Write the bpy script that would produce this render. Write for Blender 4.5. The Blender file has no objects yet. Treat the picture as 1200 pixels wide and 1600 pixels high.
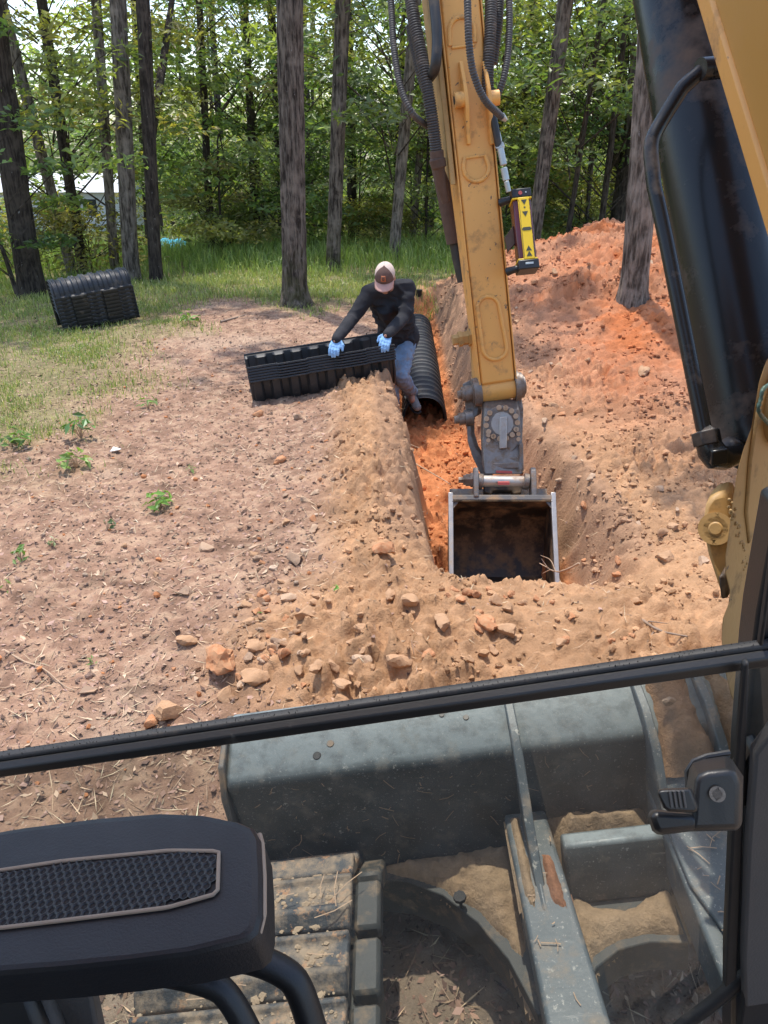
import bpy, bmesh, math, random
import numpy as np
from mathutils import Vector, Matrix, noise as mnoise

SC = bpy.context.scene
COL = SC.collection
R = math.radians
random.seed(7)
RNG = np.random.default_rng(7)

# ------------------------------------------------------------------ camera
PITCH = 26.0
FPX = 1200.0
CAM = Vector((0.0, 0.0, 2.0))
cam_data = bpy.data.cameras.new('camera')
cam_data.sensor_fit = 'VERTICAL'
cam_data.sensor_height = 32.0
cam_data.lens = 32.0 * FPX / 1600.0
cam_data.clip_start = 0.02
cam_data.clip_end = 600.0
cam = bpy.data.objects.new('camera', cam_data)
cam.location = CAM
cam.rotation_euler = (R(90.0 - PITCH), 0, 0)
COL.objects.link(cam)
SC.camera = cam

# ------------------------------------------------------------------ sky, sun, exposure
SUN_DIR = Vector((-0.10, 0.24, 0.965)).normalized()      # towards the sun
sun_el = math.asin(SUN_DIR.z)
sun_az = math.atan2(SUN_DIR.x, SUN_DIR.y)
world = bpy.data.worlds.new("World")
SC.world = world
world.use_nodes = True
wn = world.node_tree.nodes
sky = wn.new('ShaderNodeTexSky')
sky.sky_type = 'NISHITA'
sky.sun_disc = False
sky.sun_elevation = sun_el
sky.sun_rotation = sun_az
sky.air_density = 1.0
sky.dust_density = 1.6
world.node_tree.links.new(sky.outputs[0], wn['Background'].inputs[0])
wn['Background'].inputs[1].default_value = 0.15
sun_data = bpy.data.lights.new('sun', 'SUN')
sun_data.energy = 2.0
sun_data.angle = R(0.6)
sun_data.color = (1.0, 0.95, 0.87)
sun = bpy.data.objects.new('sun', sun_data)
sun.rotation_euler = SUN_DIR.to_track_quat('Z', 'Y').to_euler()
COL.objects.link(sun)
SC.view_settings.view_transform = 'Standard'
SC.view_settings.look = 'None'
SC.view_settings.gamma = 1.0
SC.view_settings.use_curve_mapping = False
SC.view_settings.exposure = 1.26
SC.cycles.max_bounces = 8
SC.cycles.transparent_max_bounces = 12

# ------------------------------------------------------------------ where a sight line of the camera meets a surface
CP, SP = math.cos(R(PITCH)), math.sin(R(PITCH))
def ray(px, py):
    v = (800.0 - py) / FPX
    return Vector(((px - 600.0) / FPX, CP + SP * v, -SP + CP * v))
def V(px, py, t):
    return CAM + ray(px, py) * t
def PY(px, py, Y):
    d = ray(px, py); return CAM + d * (Y / d.y)
def PH(px, py, H):
    d = ray(px, py); return CAM + d * ((H - CAM.z) / d.z)
def PPL(px, py, p0, n):
    d = ray(px, py); return CAM + d * ((p0 - CAM).dot(n) / d.dot(n))

# ------------------------------------------------------------------ numpy noise
def _h(ix, iy, s):
    n = (ix.astype(np.int64) * 374761393 + iy.astype(np.int64) * 668265263 + s * 974634777) & 0xFFFFFFFF
    n = ((n ^ (n >> 13)) * 1274126177) & 0xFFFFFFFF
    n = ((n ^ (n >> 16)) * 2246822519) & 0xFFFFFFFF
    return ((n ^ (n >> 15)) & 0xFFFFFF) / float(0x1000000)
def vnoise(x, y, s=0):
    x = np.asarray(x, float); y = np.asarray(y, float)
    ix = np.floor(x); iy = np.floor(y); fx = x - ix; fy = y - iy
    fx = fx * fx * (3 - 2 * fx); fy = fy * fy * (3 - 2 * fy)
    a = _h(ix, iy, s); b = _h(ix + 1, iy, s); c = _h(ix, iy + 1, s); d = _h(ix + 1, iy + 1, s)
    return (a * (1 - fx) + b * fx) * (1 - fy) + (c * (1 - fx) + d * fx) * fy
def fbm(x, y, s=0, o=4):
    r = 0; a = .5
    for k in range(o):
        r = r + a * (vnoise(x * 2 ** k + 13.7 * k, y * 2 ** k - 7.1 * k, s + k) - .5); a *= .55
    return r
def worley(x, y, s=0):
    x = np.asarray(x, float); y = np.asarray(y, float)
    ix = np.floor(x); iy = np.floor(y)
    best = np.full(x.shape, 9.0); cid = np.zeros(x.shape)
    for dx in (-1, 0, 1):
        for dy in (-1, 0, 1):
            cx = ix + dx; cy = iy + dy
            px = cx + _h(cx, cy, s); py = cy + _h(cx, cy, s + 1)
            d = np.hypot(px - x, py - y)
            m = d < best
            best = np.where(m, d, best); cid = np.where(m, _h(cx, cy, s + 2), cid)
    return best, cid
def S(a):
    a = np.clip(a, 0, 1); return a * a * (3 - 2 * a)
def gauss(x, m, s):
    return np.exp(-((x - m) / s) ** 2)

# ------------------------------------------------------------------ terrain shape
TY = [1.0, 3.0, 4, 5, 6.3, 7.2, 9, 12, 14]
TX = [.80, .74, .71, .63, .52, .40, .42, .47, .5]
TW = [.36, .36, .36, .31, .26, .25, .24, .23, .22]
def trench(x, y):
    xc = np.interp(y, TY, TX); w = np.interp(y, TY, TW)
    return xc, w
def spoil_mask(x, y):
    xc, w = trench(x, y)
    wob = .35 * fbm(x * 1.6, y * 1.6, 40)
    left = S((x - (xc - w - .85) - .5 * wob) / .35) * S((y - 1.9 - wob) / .4) * (1 - S((y - 7.0 - wob) / 1.0))
    near = S(1.25 - (((x - .15 - wob) / 1.0) ** 2 + ((y - 2.75) / .75) ** 2))
    right = S((x - xc) / .1) * S((y - 1.2) / .6) * (1 - S((y - 12.5) / 1.2))
    back = .75 * S((x + 1.3 - wob) / .8) * S((y - 7 + wob) / 1.0) * (1 - S((y - 10.5 - 2 * wob) / 1.2)) * S((x + .2 - (xc - w)) / .6 + .6)
    return np.clip(np.maximum(np.maximum(left, near), np.maximum(right, back)), 0, 1)
def pile_mask(x, y):
    xc, w = trench(x, y)
    return S((x - xc - w - .15) / 1.6) * S((y - 3.5) / 5) * (1 - S((y - 11.6) / 2.4)) * (1 - S((x - 6) / 5))
def macro(x, y):
    x = np.asarray(x, float); y = np.asarray(y, float)
    xc, w = trench(x, y)
    g = -.10 * S((y - 8) / 4) - np.clip(y - 12, 0, 6) * .045 - np.clip(y - 18, 0, 40) * .085
    g = g + np.minimum(0, x + 2.2) * .05 * S((y - 5) / 4) * (1 - S((y - 22) / 12))
    g = g + .156 * np.clip(x, -.5, 2.0) * (1 - S((y - 1.6) / 2.2))
    g = g + .05 * fbm(x * .8, y * .8, 3)
    b = g
    # spoil left of the trench, in front of the bucket, and the long pile right of it
    xl = xc - w
    b = b + (.095 * gauss(x, xl - .36, .27) + .06 * gauss(x, xl - .60, .42)) * S((y - 3.0) / .8) * (1 - S((y - 6.9) / .9)) * (1 + 1.0 * fbm(x * 2.2, y * 1.6, 9))
    b = b + .15 * gauss(x, .05, .62) * gauss(y, 2.85, .52) * (1 + .9 * fbm(x * 2, y * 2, 19))
    b = b + .05 * gauss(x, 1.0, .5) * gauss(y, 2.6, .5)
    xr = xc + w
    fall = (1 - S((y - 11.1) / 2.6)) * (1 - S((x - 6) / 5))
    p = .51 * S((x - xr - .1) / 2.2) * S((y - 3.5) / 6.5) + .28 * S((x - xr - .08) / .5) * S((y - 6) / 3) + .07 * S((x - xr - .05) / .5) * S((y - 1.8) / 1.2)
    b = b + p * fall * (1 + .7 * fbm(x * 1.1, y * 1.1, 21))
    b = b + .03 * gauss(x, 2.9, .8) * gauss(y, 10.6, .7) + .06 * gauss(x, 2.1, .5) * gauss(y, 10.8, .6)
    # trench
    wallw = .20 + .10 * S((x - xc) / .1) + .05 * fbm(y * 2.5, x * 0 + 3, 31)
    wob = .05 * fbm(y * 3.1 + np.sign(x - xc) * 17, x * .5, 33) + .09 * fbm(y * 8.5 + np.sign(x - xc) * 11, x * 5, 34, 3)
    out = (np.abs(x - xc) - w + wob) / wallw
    m = 1 - S(out)
    my = S((y - 3.10) / .62) * (1 - S((y - 11.7) / .5))
    m = m * my
    floor = np.interp(y, [3, 4, 6, 7.2, 9, 12], [-.46, -.50, -.55, -.58, -.55, -.50]) + .03 * fbm(x * 4, y * 4, 35)
    floor = floor + .05 * S(np.abs(x - xc) / w - .5) - .20 * S((y - 3.72) / .12) * (1 - S((y - 4.45) / .2)) * (1 - S((np.abs(x - xc) - .34) / .06))
    h = b * (1 - m) + floor * m
    h = h + .14 * gauss(x, .78, .28) * gauss(y, 3.52, .17) * (1 + fbm(x * 9, y * 9, 36))
    return h
def masks(x, y):
    xc, w = trench(x, y)
    sp = spoil_mask(x, y)
    my = S((y - 3.3) / .5) * (1 - S((y - 11.9) / .3))
    tf = (1 - S((np.abs(x - xc) - w - .02) / .09)) * my                   # trench floor: fresh clay
    return sp, tf
def relief(x, y):
    sp, tf = masks(x, y)
    loose = np.clip(np.maximum(sp, tf), 0, 1)
    near = 1 - S((y - 9) / 5)
    fine = .016 * fbm(x * 9, y * 9, 50) + .018 * fbm(x * 26, y * 26, 51, 3) * near * (.4 + loose)
    c = 0
    for k, (sz, a, thr) in enumerate(((.15, .040, .50), (.075, .036, .30), (.040, .024, .20))):
        f, cid = worley(x / sz + 5 * k, y / sz, 60 + 5 * k)
        rad = .30 + .34 * cid; c2 = (cid * 7.31) % 1; c3 = (cid * 13.7) % 1
        top = np.clip(1.9 * (1 - f / rad), 0, 1) * (cid > thr)
        tilt = ((x / sz) % 1 - .5) * (c2 - .5) + ((y / sz) % 1 - .5) * (c3 - .5)
        bump = top * (.35 + cid + .9 * tilt)
        c = c + a * bump
    c = c * (.35 + 1.3 * vnoise(x * 1.7, y * 1.7, 77) ** 1.3) + .05 * pile_mask(x, y) * fbm(x * 4.5, y * 4.5, 78, 3)
    f, cid = worley(x / .06, y / .06, 90)
    lit = .014 * np.clip(.5 - f, 0, 1) * 2 + .026 * fbm(x * 18, y * 26, 91, 3)
    return fine + c * loose * .8 + lit * (1 - loose)
def Hs(x, y):
    a = macro(np.array([x]), np.array([y])); return float(a[0])
def Hfull(x, y):
    x = np.atleast_1d(np.asarray(x, float)); y = np.atleast_1d(np.asarray(y, float))
    return macro(x, y) + relief(x, y)
def GP(px, py):
    """the point of the ground in this sight line"""
    d = ray(px, py); t = np.concatenate([np.arange(1.5, 16, .03), np.arange(16, 120, .15)])
    below = np.nonzero(CAM.z + d.z * t < macro(d.x * t, d.y * t))[0]
    return CAM + d * float(t[below[0]] if len(below) else 120)

# ------------------------------------------------------------------ mesh helpers
def put(o, parent=None, label=None, cat=None, group=None, kind=None):
    COL.objects.link(o)
    if parent is not None: o.parent = parent
    tag(o, label, cat, group, kind)
    return o
def tag(o, label=None, cat=None, group=None, kind=None):
    for k, v in (('label', label), ('category', cat), ('group', group), ('kind', kind)):
        if v: o[k] = v
    return o
def empty(name, loc, label, cat, group=None):
    o = bpy.data.objects.new(name, None); o.location = loc; o.empty_display_size = .1
    return put(o, None, label, cat, group)
def origin_of(parent):
    p = Vector((0, 0, 0))
    while parent is not None:
        p = p + parent.location; parent = parent.parent
    return p
def np_mesh(name, co, faces, mat=None, col=None, smooth=True, facecol=None):
    me = bpy.data.meshes.new(name)
    n, k = faces.shape
    me.vertices.add(len(co)); me.vertices.foreach_set('co', np.ascontiguousarray(co, np.float32).ravel())
    me.loops.add(n * k); me.loops.foreach_set('vertex_index', np.ascontiguousarray(faces, np.int32).ravel())
    me.polygons.add(n); me.polygons.foreach_set('loop_start', np.arange(0, n * k, k, dtype=np.int32))
    me.polygons.foreach_set('use_smooth', np.full(n, smooth, dtype=bool))
    me.update(calc_edges=True)
    if col is not None:
        a = me.attributes.new('tint', 'FLOAT_COLOR', 'POINT')
        c = np.ones((len(co), 4), np.float32); c[:, :3] = col; a.data.foreach_set('color', c.ravel())
    if mat: me.materials.append(mat)
    return me
class MB:
    def __init__(s): s.v = []; s.f = []
    def add(s, vs, fs):
        b = len(s.v); s.v += [Vector(q) for q in vs]; s.f += [tuple(i + b for i in q) for q in fs]; return s
    def box(s, c, size, M=None):
        c = Vector(c); sx, sy, sz = [q / 2 for q in size]
        vs = [Vector((x, y, z)) for z in (-sz, sz) for y in (-sy, sy) for x in (-sx, sx)]
        vs = [(M @ q if M else q) + c for q in vs]
        return s.add(vs, [(0, 2, 3, 1), (4, 5, 7, 6), (0, 1, 5, 4), (2, 6, 7, 3), (0, 4, 6, 2), (1, 3, 7, 5)])
    def prism(s, poly, vec):
        """outline extruded along vec"""
        poly = [Vector(p) for p in poly]; vec = Vector(vec); n = len(poly)
        nn = sum((poly[i].cross(poly[(i + 1) % n]) for i in range(n)), Vector())
        if nn.dot(vec) > 0: poly.reverse()
        vs = poly + [p + vec for p in poly]
        fs = [tuple(range(n)), tuple(range(2 * n - 1, n - 1, -1))]
        fs += [(i, i + n, (i + 1) % n + n, (i + 1) % n) for i in range(n)]
        return s.add(vs, fs)
    def loft(s, A, B):
        n = len(A); A = [Vector(a) for a in A]; B = [Vector(b) for b in B]
        fs = [tuple(range(n - 1, -1, -1)), tuple(range(n, 2 * n))]
        fs += [(i, (i + 1) % n, (i + 1) % n + n, i + n) for i in range(n)]
        return s.add(A + B, fs)
    def tube(s, pts, rad, n=10, caps=True):
        pts = [Vector(p) for p in pts]; m = len(pts)
        if not hasattr(rad, '__len__'): rad = [rad] * m
        vs = []; up = None
        for i, p in enumerate(pts):
            t = (pts[min(i + 1, m - 1)] - pts[max(i - 1, 0)]).normalized()
            if up is None:
                up = Vector((0, 0, 1)) if abs(t.z) < .9 else Vector((1, 0, 0))
            a = (up - t * up.dot(t)).normalized(); b = t.cross(a); up = a
            vs += [p + (a * math.cos(2 * math.pi * k / n) + b * math.sin(2 * math.pi * k / n)) * rad[i] for k in range(n)]
        fs = [(i * n + k, i * n + (k + 1) % n, (i + 1) * n + (k + 1) % n, (i + 1) * n + k) for i in range(m - 1) for k in range(n)]
        if caps: fs += [tuple(range(n - 1, -1, -1)), tuple(range((m - 1) * n, m * n))]
        return s.add(vs, fs)
    def cyl(s, a, b, r, n=20, r2=None):
        return s.tube([a, b], [r, r if r2 is None else r2], n)
    def lathe(s, c, axis, prof, n=24):
        """prof: (along axis, radius)"""
        axis = Vector(axis).normalized()
        return s.tube([Vector(c) + axis * q[0] for q in prof], [q[1] for q in prof], n)
    def capsule(s, a, b, ra, rb, n=14, rings=4):
        a = Vector(a); b = Vector(b); d = (b - a); L = d.length; d = d.normalized() if L > 1e-6 else Vector((0, 0, 1))
        pts = []; rr = []
        for k in range(rings + 1):
            q = math.pi / 2 * k / rings; pts.append(a - d * ra * math.cos(q)); rr.append(max(ra * math.sin(q), ra * .02))
        for k in range(rings + 1):
            q = math.pi / 2 * k / rings; pts.append(b + d * rb * math.sin(q)); rr.append(max(rb * math.cos(q), rb * .02))
        return s.tube(pts, rr, n)
    def ball(s, c, r, M=None, n=14):
        k = len(s.v); s.capsule((0, 0, -1e-4), (0, 0, 1e-4), 1, 1, n, 6)
        r = r if hasattr(r, '__len__') else (r, r, r)
        for i in range(k, len(s.v)):
            q = s.v[i]; q = Vector((q.x * r[0], q.y * r[1], q.z * r[2]))
            s.v[i] = (M @ q if M else q) + Vector(c)
        return s
    def mesh(s, name, mat, org=Vector((0, 0, 0)), smooth=True, ang=35):
        me = bpy.data.meshes.new(name)
        me.from_pydata([tuple(q - org) for q in s.v], [], s.f); me.update()
        if smooth:
            me.polygons.foreach_set('use_smooth', [True] * len(me.polygons)); me.set_sharp_from_angle(angle=R(ang))
        if mat: me.materials.append(mat)
        return me
    def build(s, name, mat, parent=None, bevel=0, smooth=True, ang=35, loc=None, seg=2, **k):
        org = origin_of(parent) + (Vector(loc) if loc is not None else Vector((0, 0, 0)))
        o = bpy.data.objects.new(name, s.mesh(name, mat, org, smooth, ang))
        if loc is not None: o.location = loc
        if bevel:
            m = o.modifiers.new('edge', 'BEVEL'); m.width = bevel; m.segments = seg; m.limit_method = 'ANGLE'; m.angle_limit = R(40); m.harden_normals = False
        return put(o, parent, **k)
def spline(pts, n=12):
    pts = [Vector(p) for p in pts]; P = [pts[0] * 2 - pts[1]] + pts + [pts[-1] * 2 - pts[-2]]; out = []
    for i in range(1, len(P) - 2):
        for k in range(n):
            u = k / n
            out.append(.5 * (2 * P[i] + (P[i + 1] - P[i - 1]) * u + (2 * P[i - 1] - 5 * P[i] + 4 * P[i + 1] - P[i + 2]) * u * u + (3 * P[i] - P[i - 1] - 3 * P[i + 1] + P[i + 2]) * u ** 3))
    out.append(pts[-1]); return out
def resample(pts, step):
    L = [0]
    for a, b in zip(pts, pts[1:]): L.append(L[-1] + (b - a).length)
    n = max(2, int(L[-1] / step)); out = []; j = 0
    for i in range(n + 1):
        s = L[-1] * i / n
        while j < len(L) - 2 and L[j + 1] < s: j += 1
        u = (s - L[j]) / max(1e-9, L[j + 1] - L[j]); out.append(pts[j].lerp(pts[j + 1], min(1, u)))
    return out
def ribbed(pts, r, pitch=.014, depth=.2, n=9):
    q = resample(spline(pts, 10), pitch / 3)
    return q, [r * (1 - depth if i % 3 == 0 else 1) for i in range(len(q))]

# ------------------------------------------------------------------ materials
def new_mat(name):
    m = bpy.data.materials.new(name); m.use_nodes = True
    nt = m.node_tree; b = nt.nodes['Principled BSDF']; return m, nt, b
def nd(nt, typ, **k):
    n = nt.nodes.new(typ)
    for a, v in k.items():
        if a in n.inputs.keys(): n.inputs[a].default_value = v
        else: setattr(n, a, v)
    return n
def coords(nt, scale=(1, 1, 1)):
    tc = nd(nt, 'ShaderNodeTexCoord'); mp = nd(nt, 'ShaderNodeMapping'); mp.inputs['Scale'].default_value = scale
    oi = nd(nt, 'ShaderNodeObjectInfo'); mu = nd(nt, 'ShaderNodeMath', operation='MULTIPLY'); mu.inputs[1].default_value = 37.0
    nt.links.new(oi.outputs['Random'], mu.inputs[0])
    nt.links.new(tc.outputs['Object'], mp.inputs['Vector']); nt.links.new(mu.outputs[0], mp.inputs['Location'])
    return mp.outputs[0]
def noise(nt, vec, scale, detail=4, rough=.55):
    n = nd(nt, 'ShaderNodeTexNoise'); n.inputs['Scale'].default_value = scale; n.inputs['Detail'].default_value = detail; n.inputs['Roughness'].default_value = rough
    nt.links.new(vec, n.inputs['Vector']); return n.outputs['Fac']
def ramp(nt, fac, lo, hi):
    m = nd(nt, 'ShaderNodeMapRange', clamp=True); m.inputs['From Min'].default_value = lo; m.inputs['From Max'].default_value = hi
    nt.links.new(fac, m.inputs['Value']); return m.outputs[0]
def mixc(nt, fac, a, b, mode='MIX'):
    m = nd(nt, 'ShaderNodeMix', data_type='RGBA', blend_type=mode)
    if hasattr(fac, 'links'): nt.links.new(fac, m.inputs[0])
    else: m.inputs[0].default_value = fac
    for s, v in ((6, a), (7, b)):
        if hasattr(v, 'links'): nt.links.new(v, m.inputs[s])
        else: m.inputs[s].default_value = (*v, 1)
    return m.outputs[2]
def bump(nt, b, h, strength=.3, dist=.01, prev=None):
    n = nd(nt, 'ShaderNodeBump'); n.inputs['Strength'].default_value = strength; n.inputs['Distance'].default_value = dist
    nt.links.new(h, n.inputs['Height'])
    if prev: nt.links.new(prev, n.inputs['Normal'])
    nt.links.new(n.outputs[0], b.inputs['Normal']); return n.outputs[0]
def dust_sky_up(m, col, lo=.55, hi=.95, amt=.9):  # tints up-facing faces: settled dust, on the blade also painted sky reflection
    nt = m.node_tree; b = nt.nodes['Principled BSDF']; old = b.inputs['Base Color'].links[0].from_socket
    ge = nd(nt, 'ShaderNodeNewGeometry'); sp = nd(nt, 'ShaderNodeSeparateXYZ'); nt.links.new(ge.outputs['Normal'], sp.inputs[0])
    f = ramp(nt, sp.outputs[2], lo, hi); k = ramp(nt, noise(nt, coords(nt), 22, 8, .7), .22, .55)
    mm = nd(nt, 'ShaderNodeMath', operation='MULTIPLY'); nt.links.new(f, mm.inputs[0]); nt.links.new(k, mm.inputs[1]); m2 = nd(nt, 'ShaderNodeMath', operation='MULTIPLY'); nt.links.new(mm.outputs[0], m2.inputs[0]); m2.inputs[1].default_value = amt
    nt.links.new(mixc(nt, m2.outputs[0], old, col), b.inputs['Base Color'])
def surf(name, base, rough=.5, metal=0, var=.25, vscale=6, dirt=None, dirt_amt=.35, dirt_scale=5, chips=None, chip_amt=.3, bmp=.15, bscale=60, spec=.5, stretch=(1, 1, 1), scratch=None, coat=0):
    m, nt, b = new_mat(name); vec = coords(nt, stretch)
    c = mixc(nt, noise(nt, vec, vscale, 5), [q * (1 - var) for q in base], [min(1, q * (1 + var)) for q in base])
    rr = noise(nt, vec, vscale * 3, 4)
    if chips:
        f = ramp(nt, noise(nt, vec, 26, 8, .7), .66 - .2 * chip_amt, .67 - .2 * chip_amt + .02)
        c = mixc(nt, f, c, chips)
    if scratch:
        sv = coords(nt, (3, 90, 14)); f = ramp(nt, noise(nt, sv, 2.2, 5, .7), .66, .74); c = mixc(nt, f, c, scratch)
        sv = coords(nt, (110, 4, 9)); f = ramp(nt, noise(nt, sv, 1.7, 5, .7), .68, .74); c = mixc(nt, f, c, scratch)
    if scratch:
        f = ramp(nt, noise(nt, vec, 150, 3, .6), .62, .70); c = mixc(nt, f, c, scratch)
    if dirt:
        f = ramp(nt, noise(nt, vec, dirt_scale, 9, .68), .62 - .35 * dirt_amt, .80 - .3 * dirt_amt); c = mixc(nt, f, c, dirt)
        r2 = nd(nt, 'ShaderNodeMix'); nt.links.new(f, r2.inputs[0]); r2.inputs[2].default_value = rough; r2.inputs[3].default_value = .95
        nt.links.new(r2.outputs[0], b.inputs['Roughness'])
    else:
        r2 = nd(nt, 'ShaderNodeMapRange'); nt.links.new(rr, r2.inputs[0]); r2.inputs['To Min'].default_value = max(.05, rough - .12); r2.inputs['To Max'].default_value = min(1, rough + .12)
        nt.links.new(r2.outputs[0], b.inputs['Roughness'])
    nt.links.new(c, b.inputs['Base Color'])
    b.inputs['Metallic'].default_value = metal; b.inputs['Specular IOR Level'].default_value = spec; b.inputs['Coat Weight'].default_value = coat
    if bmp: bump(nt, b, noise(nt, vec, bscale, 6, .6), bmp, .004)
    return m
SANDC = (.42, .25, .14); CLAYC = (.46, .17, .065)
M = {}
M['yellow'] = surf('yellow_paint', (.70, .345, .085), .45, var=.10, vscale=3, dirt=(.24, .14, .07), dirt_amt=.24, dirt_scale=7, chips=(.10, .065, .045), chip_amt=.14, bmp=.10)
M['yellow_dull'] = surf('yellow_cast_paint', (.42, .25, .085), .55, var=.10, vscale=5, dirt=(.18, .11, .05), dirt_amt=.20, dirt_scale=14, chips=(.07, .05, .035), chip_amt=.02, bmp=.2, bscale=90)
M['boom'] = surf('shaded_boom_paint', (.47, .235, .05), .38, var=.08, vscale=2, chips=(.08, .05, .03), chip_amt=-.25, bmp=.06)  # darker copy of the yellow: shade on the boom's side put into the colour
M['black_paint'] = surf('cylinder_black_paint', (.012, .013, .014), .27, var=.3, dirt=(.14, .10, .075), dirt_amt=.25, dirt_scale=6, chips=(.32, .25, .18), chip_amt=-.16, bmp=.05, spec=.35)
M['steel'] = surf('worn_steel', (.20, .175, .155), .45, .6, var=.5, vscale=24, dirt=(.22, .14, .085), dirt_amt=.40, dirt_scale=16, bmp=.25)
M['bright_steel'] = surf('polished_worn_steel', (.44, .405, .365), .42, .75, var=.3, vscale=20, dirt=(.30, .20, .13), dirt_amt=.28, bmp=.1)
M['dark_steel'] = surf('dark_bucket_steel', (.035, .026, .020), .5, .35, var=.5, vscale=5, dirt=(.27, .17, .09), dirt_amt=.48, dirt_scale=7, bmp=.35, bscale=30)
M['bucket_out'] = surf('bucket_outer_steel', (.13, .12, .11), .55, .35, var=.3, dirt=(.38, .25, .14), dirt_amt=.40, dirt_scale=7, bmp=.2)
M['bolt'] = surf('dusty_bolt_steel', (.42, .30, .20), .6, .3, var=.2, dirt=(.42, .27, .16), dirt_amt=.4, bmp=.1)
M['blade'] = surf('grey_blade_paint', (.058, .066, .066), .42, var=.3, vscale=8, dirt=(.20, .175, .14), dirt_amt=.26, dirt_scale=16, chips=(.38, .36, .31), chip_amt=.06, scratch=(.25, .25, .23), bmp=.2, bscale=50)
M['blade_top'] = surf('dusty_skylit_blade_top_paint', (.27, .325, .33), .62, var=.2, vscale=10, dirt=(.055, .06, .055), dirt_amt=.14, dirt_scale=26, chips=(.045, .05, .045), chip_amt=-.05, bmp=.15, bscale=120)  # paler copy of the blade paint: dust and sky glare in its colour
dust_sky_up(M['blade'], (.23, .27, .275))  # pale blue-grey top: dust plus sky reflection painted into the colour
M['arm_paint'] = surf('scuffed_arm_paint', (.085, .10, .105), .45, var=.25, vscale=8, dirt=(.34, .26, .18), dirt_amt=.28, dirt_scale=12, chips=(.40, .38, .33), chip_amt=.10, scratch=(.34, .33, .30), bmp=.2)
dust_sky_up(M['arm_paint'], (.17, .185, .185), amt=.30)
M['web'] = surf('dark_web_steel', (.050, .052, .048), .6, var=.35, dirt=(.26, .19, .125), dirt_amt=.30, dirt_scale=14, bmp=.3, bscale=50)
M['mud_steel'] = surf('muddy_track_steel', (.060, .066, .072), .6, .3, var=.4, dirt=(.40, .31, .22), dirt_amt=.54, dirt_scale=16, chips=(.36, .20, .11), chip_amt=.5, bmp=1.0, bscale=45)
M['mud'] = surf('dry_caked_mud', (.38, .285, .19), .95, var=.3, vscale=30, bmp=.8, bscale=90)
M['rubber'] = surf('black_rubber', (.010, .010, .011), .6, var=.3, vscale=30, dirt=(.06, .05, .042), dirt_amt=.10, dirt_scale=20, bmp=.12, bscale=300)
M['hose'] = surf('grey_hose_guard', (.055, .050, .048), .55, var=.3, dirt=(.19, .15, .12), dirt_amt=.25, dirt_scale=14, bmp=.05)
M['hose_dark'] = surf('dark_hose_rubber', (.018, .017, .017), .5, var=.3, dirt=(.10, .075, .055), dirt_amt=.25, bmp=.05)
M['plastic'] = surf('black_cab_plastic', (.012, .0122, .013), .42, var=.15, vscale=10, bmp=.10, bscale=420, dirt=(.10, .095, .08), dirt_amt=-.02, dirt_scale=18)
M['pad'] = surf('armrest_vinyl', (.013, .0145, .0175), .48, var=.12, vscale=12, bmp=.16, bscale=520)
M['grip'] = surf('armrest_grip_vinyl', (.035, .037, .039), .40, var=.12, bmp=.15, bscale=300)
M['tan_line'] = surf('tan_piping', (.34, .26, .19), .6, var=.12, vscale=30, bmp=.2, bscale=200)
M['panel'] = surf('grey_cab_panel', (.065, .063, .062), .6, var=.08, bmp=.2, bscale=300)
M['hdpe'] = surf('black_chamber_plastic', (.018, .0185, .020), .52, var=.25, vscale=4, dirt=(.16, .11, .075), dirt_amt=.10, dirt_scale=8, bmp=.08, spec=.55)
M['hdpe_dull'] = surf('dusty_chamber_plastic', (.022, .024, .028), .48, var=.25, vscale=4, dirt=(.15, .125, .10), dirt_amt=.16, dirt_scale=8, bmp=.08, spec=.5)
M['lime'] = surf('receiver_yellow', (.78, .50, .015), .45, var=.06, bmp=.05)
M['maroon'] = surf('receiver_red_window', (.085, .012, .014), .22, var=.2, bmp=0, spec=.6)
M['ink'] = surf('receiver_print', (.045, .045, .03), .6, var=.2, bmp=0)
M['red'] = surf('red_mark', (.36, .06, .05), .5, var=.2, bmp=0)
M['greywhite'] = surf('pale_fitting', (.42, .45, .44), .4, .4, var=.2, bmp=.1)
M['rust'] = surf('rusty_fitting', (.095, .055, .038), .75, .2, var=.4, vscale=20, bmp=.4)
M['grease'] = surf('green_grease', (.06, .11, .08), .3, var=.5, vscale=40, bmp=.8, bscale=80)
M['shirt'] = surf('black_shirt_cloth', (.028, .028, .032), .85, var=.3, vscale=9, bmp=.25, bscale=400, spec=.2)
M['jeans'] = surf('faded_denim', (.19, .26, .36), .9, var=.45, vscale=14, dirt=(.26, .18, .12), dirt_amt=.36, dirt_scale=10, bmp=.3, bscale=300, spec=.2)
M['glove'] = surf('pale_blue_glove', (.23, .42, .68), .75, var=.25, vscale=40, dirt=(.20, .17, .15), dirt_amt=.10, dirt_scale=30, bmp=.3, bscale=250, spec=.25)
M['skin'] = surf('skin', (.42, .22, .15), .6, var=.12, bmp=.1, spec=.3)
M['hair'] = surf('dark_beard', (.035, .02, .013), .8, var=.4, vscale=60, bmp=.6, bscale=400)
M['cap_mesh'] = surf('pale_cap_mesh', (.60, .47, .40), .85, var=.12, vscale=60, bmp=.5, bscale=500, spec=.2)
M['cap_front'] = surf('brown_cap_cloth', (.135, .082, .068), .9, var=.2, vscale=50, bmp=.4, bscale=400, spec=.2)
M['cap_brim'] = surf('dusty_pink_cap_brim', (.50, .29, .24), .85, var=.1, vscale=40, bmp=.3, bscale=400, spec=.2)
M['leather'] = surf('orange_leather_patch', (.42, .13, .05), .7, var=.2, vscale=60, bmp=.2)
M['boot'] = surf('dusty_boot_leather', (.17, .175, .18), .8, var=.3, dirt=(.30, .27, .24), dirt_amt=.3, bmp=.3)
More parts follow.
